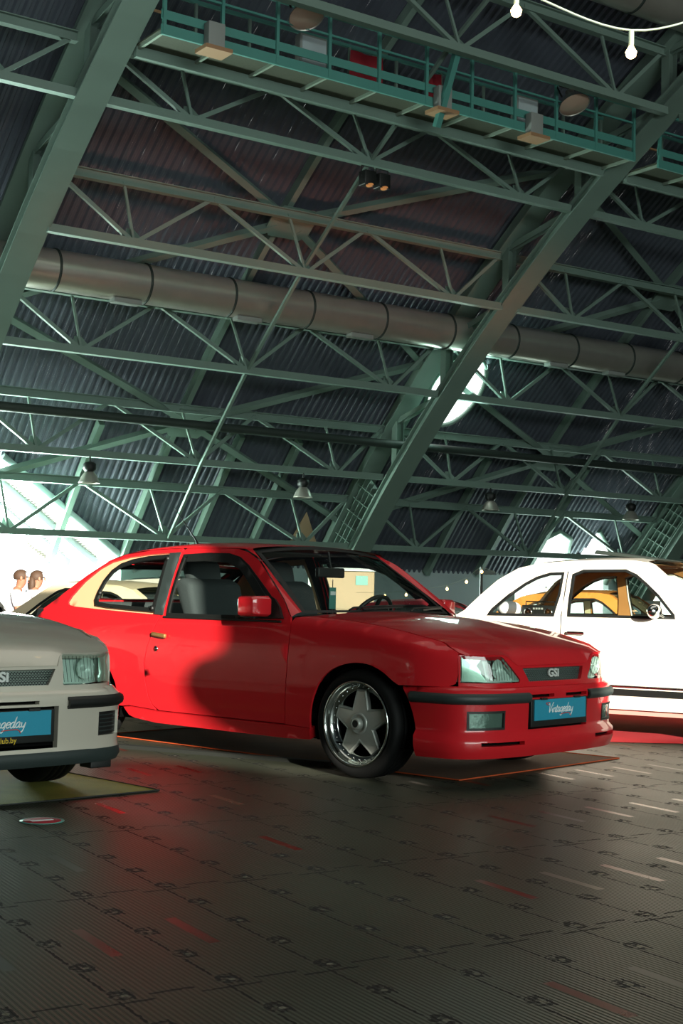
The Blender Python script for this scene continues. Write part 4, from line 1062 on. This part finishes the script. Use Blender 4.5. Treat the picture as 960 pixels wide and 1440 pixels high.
    if lining: strip('headliner', [(x, z-.03) for x, z in rf], lining, .02, .96)
    MB().box(L0+.25, L1-.25, -.5, .5, .2, .5).build('floor_pan', M['void'], root)
    if lining:
        for y in (-.34, .34):
            st = MB().box(P['seat']-.45, P['seat'], y-.23, y+.23, .35, .5).build('front_seat', P.get('seatmat', lining), root, bevel=.05)
            MB().prism([(P['seat']-.42, y-.22, .45), (P['seat']-.60, y-.22, .84), (P['seat']-.50, y-.22, .88), (P['seat']-.30, y-.22, .5)], (0, .44, 0)).build('seat_back', P.get('seatmat', lining), st, bevel=.04)
        MB().box(wb-.28, wb-.02, -.62, .62, .6, P['belt']-.02).build('dashboard', M['black'], root, bevel=.03)
        c = Vector((wb-.42, .34, P['belt']-.02)); ax = Vector((-.85, 0, .5)).normalized(); u = Vector((0, 1, 0)); v = ax.cross(u)
        MB().tube([c+u*.19*cos(2*pi*k/24)+v*.19*sin(2*pi*k/24) for k in range(24)], .012, 6, closed=True).beam(c-u*.18, c+u*.18, .02, .015, ax).build('steering_wheel', M['black'], root)
    for sg in (-1, 1):
        zf = P.get('lampz', .62); x = max(p[0] for p in fine if abs(p[1]-zf) < .2); MB().lathe([(.0005, .03), (.06, .022), (.085, 0), (.085, -.06)], (x-.05, sg*.55, zf), (1, 0, 0), 24).build('headlamp', M['lens'] if False else M['chrome'], root)
    for x, nm in ((L1, 'front_bumper'), (L0, 'rear_bumper')):
        s = 1 if x > 0 else -1; MB().tube([(x-s*.25, -.76, .42), (x-s*.05, -.7, .42), (x+s*.03, -.4, .42), (x+s*.04, 0, .42), (x+s*.03, .4, .42), (x-s*.05, .7, .42), (x-s*.25, .76, .42)], .05, 8).build(nm, P.get('bumper', M['chrome']), root)
def scaled(P, k, kz):
    Q = dict(P); f2 = lambda L: [(a*k, b*kz) for a, b in L]
    Q['S'] = [(a*kz, b) for a, b in P['S']]; Q['top'] = f2(P['top']); Q['cabin'] = f2(P['cabin']); Q['wins'] = [f2(h) for h in P['wins']]
    for n in ('ends', 'screen', 'back'): Q[n] = tuple(v*k for v in P[n])
    Q['arches'] = [(a*k, b) for a, b in P['arches']]; Q['belt'] = P['belt']*kz; Q['shut'] = [f2(s) for s in P.get('shut', ())]; Q['seat'] = P['seat']*k; Q['lampz'] = P.get('lampz', .62)*kz
    return Q
SALOON = dict(
    S=[(.18, .73), (.36, .772), (.6, .785), (.88, .765), (1.1, .68), (1.25, .62), (1.37, .54)], ends=(-2.25, 1.68), sill=.2, belt=.885, R=.29, arches=[(.98, .33), (-1.46, .33)],
    top=[(-2.24, .3), (-2.25, .55), (-2.22, .78), (-2.12, .865), (-1.85, .885), (-1.50, .885), (-1.44, .92), (-1.33, 1.04), (-1.2, 1.165), (-1.04, 1.262), (-.87, 1.303), (-.6, 1.325), (-.35, 1.335), (-.12, 1.332), (-.02, 1.318), (.04, 1.295), (.17, 1.195), (.30, 1.085), (.42, .985), (.52, .905), (.62, .895), (1.0, .872), (1.4, .825), (1.58, .76), (1.66, .66), (1.68, .5), (1.66, .3)],
    screen=(-.02, .52), back=(-1.50, -1.04), cabin=[(-1.42, .5), (-1.42, .90), (-1.2, 1.14), (-1.04, 1.235), (-.6, 1.29), (-.1, 1.30), (.05, 1.265), (.45, .92), (.45, .5)],
    wins=[[(-1.23, .888), (-1.20, .935), (-1.08, 1.05), (-.96, 1.14), (-.87, 1.19), (-.77, 1.222), (-.655, 1.228), (-.66, 1.05), (-.685, .895)], [(-.565, .896), (-.575, 1.05), (-.575, 1.215), (-.50, 1.248), (-.16, 1.255), (-.07, 1.218), (.02, 1.15), (.12, 1.065), (.255, .925), (.26, .90)]],
    shut=[[(-.62, 1.24), (-.62, .9), (-.62, .7), (-.60, .45), (-.55, .38)], [(.34, .88), (.36, .6), (.36, .4)]], handle=(-.49, .77), seat=.05, stripe=(.315, .365, -1.08, .62))
white_car = thing('saloon_car', 'white two-door saloon in full sunlight behind the red car nose', 'car', (2.62, 11.28, .008), -radians(30))
Pw = dict(SALOON); Pw['sillmat'] = mat('sill_red_bounce', '#c98f84', .5); Pw['seatmat'] = M['tan']  # pink tint paints shade and red bounce onto the sill
body_car(white_car, M['white'], Pw, M['tan'])
MB().box(-1.42, -.95, -.55, .55, .5, .86).build('rear_shelf', M['tan'], white_car, bevel=.03)
MB().prism([(-.52, -.34, 1.388), (-.50, -.34, 1.418), (.0, -.34, 1.352), (-.02, -.34, 1.34)], (0, .68, 0)).build('sunroof_panel', M['pipe'], white_car, bevel=.008)
wm = MB().ball((.13, -.83, .95), .075, 10, (.7, 1.25, .75)).build('door_mirror', M['chrome'], white_car); MB().tube([(.18, -.76, .91), (.14, -.82, .94)], .012, 6).build('mirror_arm', M['chrome'], wm)
WM = Matrix.Translation((2.62, 11.28, 0)) @ Matrix.Rotation(-radians(30), 4, 'Z')
rd = thing('portable_radio', 'black radio with two round speakers on the white car rear shelf', 'radio', WM @ Vector((-1.14, .1, .872)), -radians(30))
rc = MB().box(-.15, .15, -.05, .05, 0, .105).build('radio_case', M['black'], rd, bevel=.01)
for x in (-.09, .09): MB().lathe([(.036, 0), (.036, .006), (.028, .008), (.0005, .004)], (x, -.05, .045), (0, -1, 0), 20).build('speaker', M['chrome'], rc)
for i in range(4): MB().box(-.045+i*.024, -.03+i*.024, -.056, -.05, .07, .085).build('button', M['box_grey'], rc)
MB().tube([(-.13, 0, .1), (-.13, 0, .135), (.13, 0, .135), (.13, 0, .1)], .006, 6).build('carry_handle', M['black'], rd)
cu = thing('cushion', 'white crumpled cushion left of the radio in the white car', 'cushion', WM @ Vector((-1.385, .02, .880)), -radians(30)); MB().ball((0, 0, .06), .11, 12, (.8, 1.5, .62)).build('cushion_cover', M['shirt'], cu)
MB().tube([(.0, -.16, .06), (.0, 0, .06+.0), (.0, .16, .06)], .004, 5).build('cushion_seam', M['letter'], cu)

def bgcar(label, loc, yaw, paint, k=1, kz=1, lining=None):
    r = thing('saloon_car', label, 'car', loc, yaw); P = scaled(SALOON, k, kz); P['stripe'] = (.30, .33, -.9*k, .55*k); body_car(r, paint, P, lining); return r
bgcar('orange and cream low car seen through the white car door window', (3.02, 15.2, 0), -radians(25), M['orange'], .9, .83, M['cream'])
bgcar('second red car in the distance seen past the windscreen', (1.57, 20.6, 0), -radians(22), M['cloth_red'], 1, .72)
bgcar('low cream car behind the silver bonnet with dark side windows', (-2.62, 14.9, 0), -radians(205), M['cream'], .9, .82)

bgcar('pale grey saloon seen through the red car side windows', (-1.55, 17.2, 0), -radians(12), M['silver'], 1, .88)
# display board far behind, seen through the red car windscreen
bd = thing('display_booth', 'pale booth with a teal poster seen through the red car windscreen', 'booth', (.40, 24.6, 0), radians(8))
MB().box(-.9, .2, 0, .5, 0, 1.44).build('booth_body', mat('booth_cream', '#8d7d62', .7), bd, bevel=.02); MB().box(-.13, .08, -.012, 0, 1.2, 1.36).build('poster', M['steel_teal'], bd)
MB().box(-.95, .25, -.05, .55, 1.44, 1.49).build('booth_top', M['wallb'], bd)
# ------------------------------------------------------------------ people by the gate
def skin(name, V, E, Rr, m, parent, sub=2):
    me = bpy.data.meshes.new(name); me.from_pydata(V, E, []); o = bpy.data.objects.new(name, me); COL.objects.link(o); o.parent = parent
    sk = o.modifiers.new('skin', 'SKIN'); sk.use_smooth_shade = True
    L = me.skin_vertices[0].data if me.skin_vertices else None
    if L is None:
        bpy.context.view_layer.objects.active = o; me.skin_vertices.new() if hasattr(me.skin_vertices, 'new') else None; L = me.skin_vertices[0].data
    for i, r in enumerate(Rr): L[i].radius = r if isinstance(r, tuple) else (r, r); L[i].use_root = i == 0
    s = o.modifiers.new('sub', 'SUBSURF'); s.levels = sub; s.render_levels = sub
    me.materials.append(m); return o
def person(label, loc, rz, hair_long, lean, skirt=False):
    r = thing('person', label, 'person', loc, rz); V = []; E = []; R_ = []
    def add(p, rad, par=None):
        V.append(p); R_.append(rad)
        if par is not None: E.append((par, len(V)-1))
        return len(V)-1
    l = lean
    hip = add((0, 0, .54), (.15, .12)); waist = add((.02+l*.3, 0, .68), (.13, .10), hip); ch = add((.05+l*.7, 0, .86), (.15, .11), waist); nb = add((.05+l, 0, .975), (.07, .06), ch)
    nk = add((.07+l*1.1, 0, 1.03), .048, nb); jaw = add((.10+l*1.2, 0, 1.085), (.066, .07), nk); hd = add((.10+l*1.2, 0, 1.165), (.088, .078), jaw); tp = add((.09+l*1.2, 0, 1.23), (.06, .055), hd)
    for s in (-1, 1):
        sh = add((.05+l, s*.17, .945), .058, nb); el = add((.10+l, s*.215, .70), .043, sh); wr = add((.33+l, s*.12, .64), .03, el); pm = add((.40+l, s*.10, .63), (.036, .02), wr)
        for k in range(4):
            a = add((.45+l, s*(.10+(k-1.5)*.018), .628), .009, pm); b = add((.475+l+(.006 if k in (1, 2) else 0), s*(.10+(k-1.5)*.018), .612), .008, a); add((.482+l, s*(.10+(k-1.5)*.018), .592), .007, b)
        t = add((.415+l, s*.065, .625), .010, pm); add((.445+l, s*.055, .608), .008, t)
        th = add((.08, s*.09, .52), .095, hip); kn = add((.44, s*.12, .50), .062, th); an = add((.42, s*.12, .09), .04, kn); add((.54, s*.13, .04), (.045, .03), an)
    body = skin('body', V, E, R_, M['skin'], r)
    # face
    c = Vector((.10+l*1.2, 0, 1.15))
    fm = MB().prism([c+Vector((.078, -.012, -.02)), c+Vector((.078, .012, -.02)), c+Vector((.08, .006, .025)), c+Vector((.08, -.006, .025))], (.022, 0, -.008)); fm.build('nose', M['skin'], body, bevel=.006)
    for s in (-1, 1):
        MB().ball(c+Vector((.072, s*.032, .02)), .010, 8).build('eye', M['black'], body); MB().ball(c+Vector((.0, s*.082, .0)), .028, 8, (.6, .3, 1)).build('ear', M['skin'], body)
    MB().tube([c+Vector((.083, -.022, -.052)), c+Vector((.088, 0, -.055)), c+Vector((.083, .022, -.052))], .005, 6).build('mouth', M['letterred'], body)
    # hair
    h = MB().grid(lambda u, v: tuple(c+Vector((-.012+cos(v)*sin(u)*.098, sin(v)*sin(u)*.086, .03+cos(u)*.086))), lins(.02, 2.15, 12), lins(.85, 2*pi-.85, 24))
    h.grid(lambda u, v: tuple(c+Vector((-.012+cos(v)*sin(u)*.098, sin(v)*sin(u)*.086, .03+cos(u)*.086))), lins(.02, 1.0, 6), lins(-.9, .9, 8))
    hr = h.build('hair', M['hair'], r)
    if hair_long:
        MB().ball(c+Vector((-.085, 0, -.07)), .085, 12, (.62, .95, 1.35)).build('hair_bunch', M['hair'], hr)
    # shirt with short sleeves
    V2 = []; E2_ = []; R2 = []
    V, E, R_ = V2, E2_, R2
    def add2(p, rad, par=None):
        V2.append(p); R2.append(rad)
        if par is not None: E2_.append((par, len(V2)-1))
        return len(V2)-1
    a = add2((.0, 0, .52), (.165, .135)); b = add2((.02+l*.3, 0, .68), (.148, .118), a); d = add2((.05+l*.7, 0, .86), (.166, .126), b); e = add2((.05+l, 0, .965), (.10, .085), d)
    for s in (-1, 1):
        q = add2((.05+l, s*.175, .945), .072, e); add2((.085+l, s*.205, .77), .062, q)
    skin('shirt', V2, E2_, R2, M['shirt'], r)
    V3 = [(0, 0, .54)]; E3 = []; R3 = [(.17, .13)]
    for s in (-1, 1):
        k = len(V3); V3 += [(.08, s*.09, .52), (.44, s*.12, .50), (.425, s*.12, .14)]; R3 += [.108, .076, .06]; E3 += [(0, k), (k, k+1), (k+1, k+2)]
    skin('trousers', V3, E3, R3, M['trousers'], r)
    for s in (-1, 1): MB().box(.38, .60, s*.13-.045, s*.13+.045, 0, .075).build('shoe', M['black'], r, bevel=.03)
    return r
person('man in a white shirt sitting by the bright gate, short dark hair', (-4.26, 18.45, 0), radians(8), False, .03)
person('woman in white with tied-back hair sitting close beside the man', (-4.12, 18.86, 0), radians(25), True, .02)
bn = thing('bench', 'wooden bench under the two seated people', 'bench', (-4.3, 18.65, 0), radians(90))
for x in (-.42, .42):
    for y in (-.15, .15): MB().box(x-.03, x+.03, y-.03, y+.03, 0, .40).build('leg', M['wood'], bn)
for k in range(3): MB().box(-.55, .55, -.2+k*.135, -.075+k*.135, .40, .435).build('slat', M['wood'], bn)

# ------------------------------------------------------------------ strings of bulbs
def string_lights(label, pts, bulbs, r, m, par_cat='string lights', stem=.09, cr=.006, sock=.016):
    o = pts[0]; root = thing('string_lights', label, par_cat, o)
    local(MB().tube(cat([tuple(p) for p in pts], 8), cr, 6), 'cable', M['cable'], root, o)
    for b in bulbs:
        b = Vector(b)
        s = local(MB().lathe([(sock*.6, 0), (sock, -.01), (sock, -stem+.01), (sock*.8, -stem)], b, (0, 0, 1), 12, caps=True), 'socket', M['cable'], root, o)
        local(MB().lathe([(sock*.7, -stem), (r, -stem-r*1.1), (r*.8, -stem-r*1.9), (r*.4, -stem-r*2.2), (.0005, -stem-r*2.3)], b, (0, 0, 1), 16), 'bulb', m, s, o)
    return root
nb_ = [(-3.7, 7.75, 5.5), (-2.4, 7.76, 5.2), (-1.75, 7.78, 5.05), (-1.05, 7.79, 4.92), (-.35, 7.8, 4.82), (.28, 7.81, 4.70), (.92, 7.82, 4.455), (1.57, 7.83, 4.235), (2.2, 7.84, 4.40), (2.85, 7.85, 4.55), (3.5, 7.86, 4.6), (4.2, 7.87, 4.62), (4.9, 7.88, 4.6), (5.5, 8.1, 4.5), (6.05, 8.5, 4.4), (6.5, 9.0, 4.3), (6.9, 9.6, 4.2), (7.25, 10.2, 4.15), (7.6, 10.8, 4.15), (7.95, 11.4, 4.2), (8.3, 12, 4.3)]
string_lights('string of glowing bulbs hanging across the top right corner', [(-4.5, 7.74, 5.7)]+nb_+[(8.7, 12.7, 4.5)], nb_, .032, M['bulb'])
fb_ = [(.55, 17.3, 1.07), (.8, 17.15, 1.09), (1.01, 17, 1.12), (1.28, 17, 1.17), (1.51, 17, 1.26), (1.69, 17, 1.385), (1.95, 17, 1.29), (2.18, 17, 1.23), (2.46, 17, 1.18), (2.8, 17, 1.2)]
string_lights('row of small distant bulbs on a wire behind the red car', [(.2, 17.4, 1.06)]+fb_+[(3.2, 17, 1.3)], fb_, .017, M['bulbfar'], 'string lights', .025, .002, .008)
ps = thing('lamp_post', 'thin black post holding up the distant wire of bulbs', 'post', (1.69, 17.03, 0)); MB().tube([(0, 0, .03), (0, 0, 1.4)], .018, 8).build('pole', M['black'], ps); MB().lathe([(.12, 0), (.12, .02), (.02, .035)], (0, 0, 0), (0, 0, 1), 20, caps=True).build('base', M['black'], ps)

# ------------------------------------------------------------------ things lying on the floor
def rug(name, label, cat_, loc, rz, x0, x1, y0, y1, m, edge, h=.006):
    r = thing(name, label, cat_, loc, rz)
    MB().grid(lambda u, v: (u, v, h+.0015*sin(u*5+v*3)*cos(v*4)), lins(x0, x1, 24), lins(y0, y1, 24)).build('mat_surface', m, r)
    if edge:
        mb = MB()
        for p, q in (((x0, y0), (x1, y0)), ((x1, y0), (x1, y1)), ((x1, y1), (x0, y1)), ((x0, y1), (x0, y0))):
            n = 12; mb.tube([(p[0]+(q[0]-p[0])*k/n, p[1]+(q[1]-p[1])*k/n, h*.6+.003) for k in range(n+1)], h*.75, 6)
        mb.build('mat_border', edge, r)
    return r
A41, A46 = -radians(41.6), -radians(46.46)
rug('floor_mat', 'brown mat with orange border under the red car', 'mat', (.66, 8.61, 0), A41, -2.75, .40, -.40, 1.33, M['mat_brown'], M['mat_edge'])
rug('floor_mat', 'olive yellow mat under the silver car', 'mat', (-2.085, 7.13, 0), A46, -2.2, .63, -1.3, 1.03, M['mat_yellow'], M['strip_dark'])
rug('carpet', 'bright red carpet under the white car', 'carpet', (2.62, 11.28, 0), radians(-1), -1.3, 3.6, -.88, 2.2, M['carpet_red'], None, .005)
cv = thing('cable_cover', 'dark flat cable cover along the red car sill', 'cable cover', (-1.45, 9.42, 0), atan2(8.70-9.42, -.02+1.45))
MB().prism([(0, -.06, 0), (0, -.035, .018), (0, .035, .018), (0, .06, 0)], (1.6, 0, 0)).build('cover_strip', M['strip_dark'], cv)
pt = hw(2.537, 5.975, .002); st = thing('floor_sticker', 'round red floor sticker with white ring near the silver car', 'sticker', pt, HANG)
MB().lathe([(.098, 0), (.098, .0015), (.0005, .0015)], (0, 0, 0), (0, 0, 1), 48).build('sticker_ring', M['steel_teal'], st); MB().lathe([(.084, .0018), (.084, .0024), (.0005, .0024)], (0, 0, 0), (0, 0, 1), 48).build('sticker_disc', M['cloth_red'], st)
MB().box(-.05, .05, -.012, .012, .0024, .0034).build('sticker_bar', M['letter'], st)

# ------------------------------------------------------------------ light
def area(name, loc_h, target_h, sx, sy, e, colr, spread=180):
    L = bpy.data.lights.new(name, 'AREA'); L.shape = 'RECTANGLE'; L.size = sx; L.size_y = sy; L.energy = e; L.color = colr; L.spread = radians(spread)
    o = bpy.data.objects.new(name, L); COL.objects.link(o); a = hw(*loc_h); b = hw(*target_h); o.location = a
    o.rotation_euler = (b-a).to_track_quat('-Z', 'Y').to_euler(); return o
sun = bpy.data.lights.new('sun', 'SUN'); sun.energy = 14; sun.angle = radians(.18); sun.color = (1, .93, .80)
so = bpy.data.objects.new('sun', sun); COL.objects.link(so); so.rotation_euler = SUN.to_track_quat('Z', 'Y').to_euler(); so.location = (8, -20, 12)
area('gate_daylight', (10.5, 33.0, 1.9), (12.5, 20, 2.6), 8, 3.4, 5200, (.78, 1, .9))
area('right_gate_daylight', (31.6, 33.2, 1.6), (28, 22, 3), 3.4, 2.4, 350, (.75, 1, .9))
area('round_window_daylight', (23.86, 29.2, 6.4), (22.5, 25, 5), 1.4, 2, 160, (.6, 1, .85))
area('far_side_fill', (6, -22, 6), (9, 12, 1), 26, 6, 4800, (.86, 1, .94))  # added unseen fill that brightens the car fronts
area('overhead_fill', (10, 6, 14), (10, 8, 0), 22, 8, 450, (1, .93, .82))  # added soft fill above the cars, not a real fitting
area('roof_fill', (2, 8, 6.0), (16, 27, 10), 8, 3, 130, (.9, .93, 1), 120)  # added uplight to brighten the roof steel
area('outdoor_bounce', (11, 36, .6), (13, 28, 6), 10, 3, 10000, (.75, 1, .9))  # added lamp imitating daylight bounced up off the outside ground
area('red_duct_fill', (17, 19.5, 1.0), (17, 24.5, 7), 12, 1.2, 28, (1, .3, .18), 26)  # added red uplight for the reddish streak along the duct
wd = bpy.data.worlds.new('daylight'); SC.world = wd; wd.use_nodes = True
bg = wd.node_tree.nodes['Background']; bg.inputs[0].default_value = (.95, 1, .97, 1); bg.inputs[1].default_value = 3.0

# ------------------------------------------------------------------ camera
cam = bpy.data.cameras.new('camera'); co = bpy.data.objects.new('camera', cam); COL.objects.link(co); SC.camera = co
cam.sensor_fit = 'VERTICAL'; cam.sensor_height = 36; cam.lens = 50; cam.clip_end = 400; cam.clip_start = .05
co.matrix_world = Matrix.Translation((0, 0, 1.03)) @ Matrix.Rotation(pi/2+.058, 4, 'X') @ Matrix.Rotation(.022, 4, 'Z')
vs = SC.view_settings; vs.view_transform = 'Standard'; vs.look = 'None'; vs.gamma = 1; vs.exposure = 0; vs.use_curve_mapping = False
SC.cycles.use_denoising = True; SC.cycles.max_bounces = 8; SC.cycles.transparent_max_bounces = 16; SC.cycles.sample_clamp_indirect = 4; SC.cycles.caustics_reflective = False; SC.cycles.caustics_refractive = False
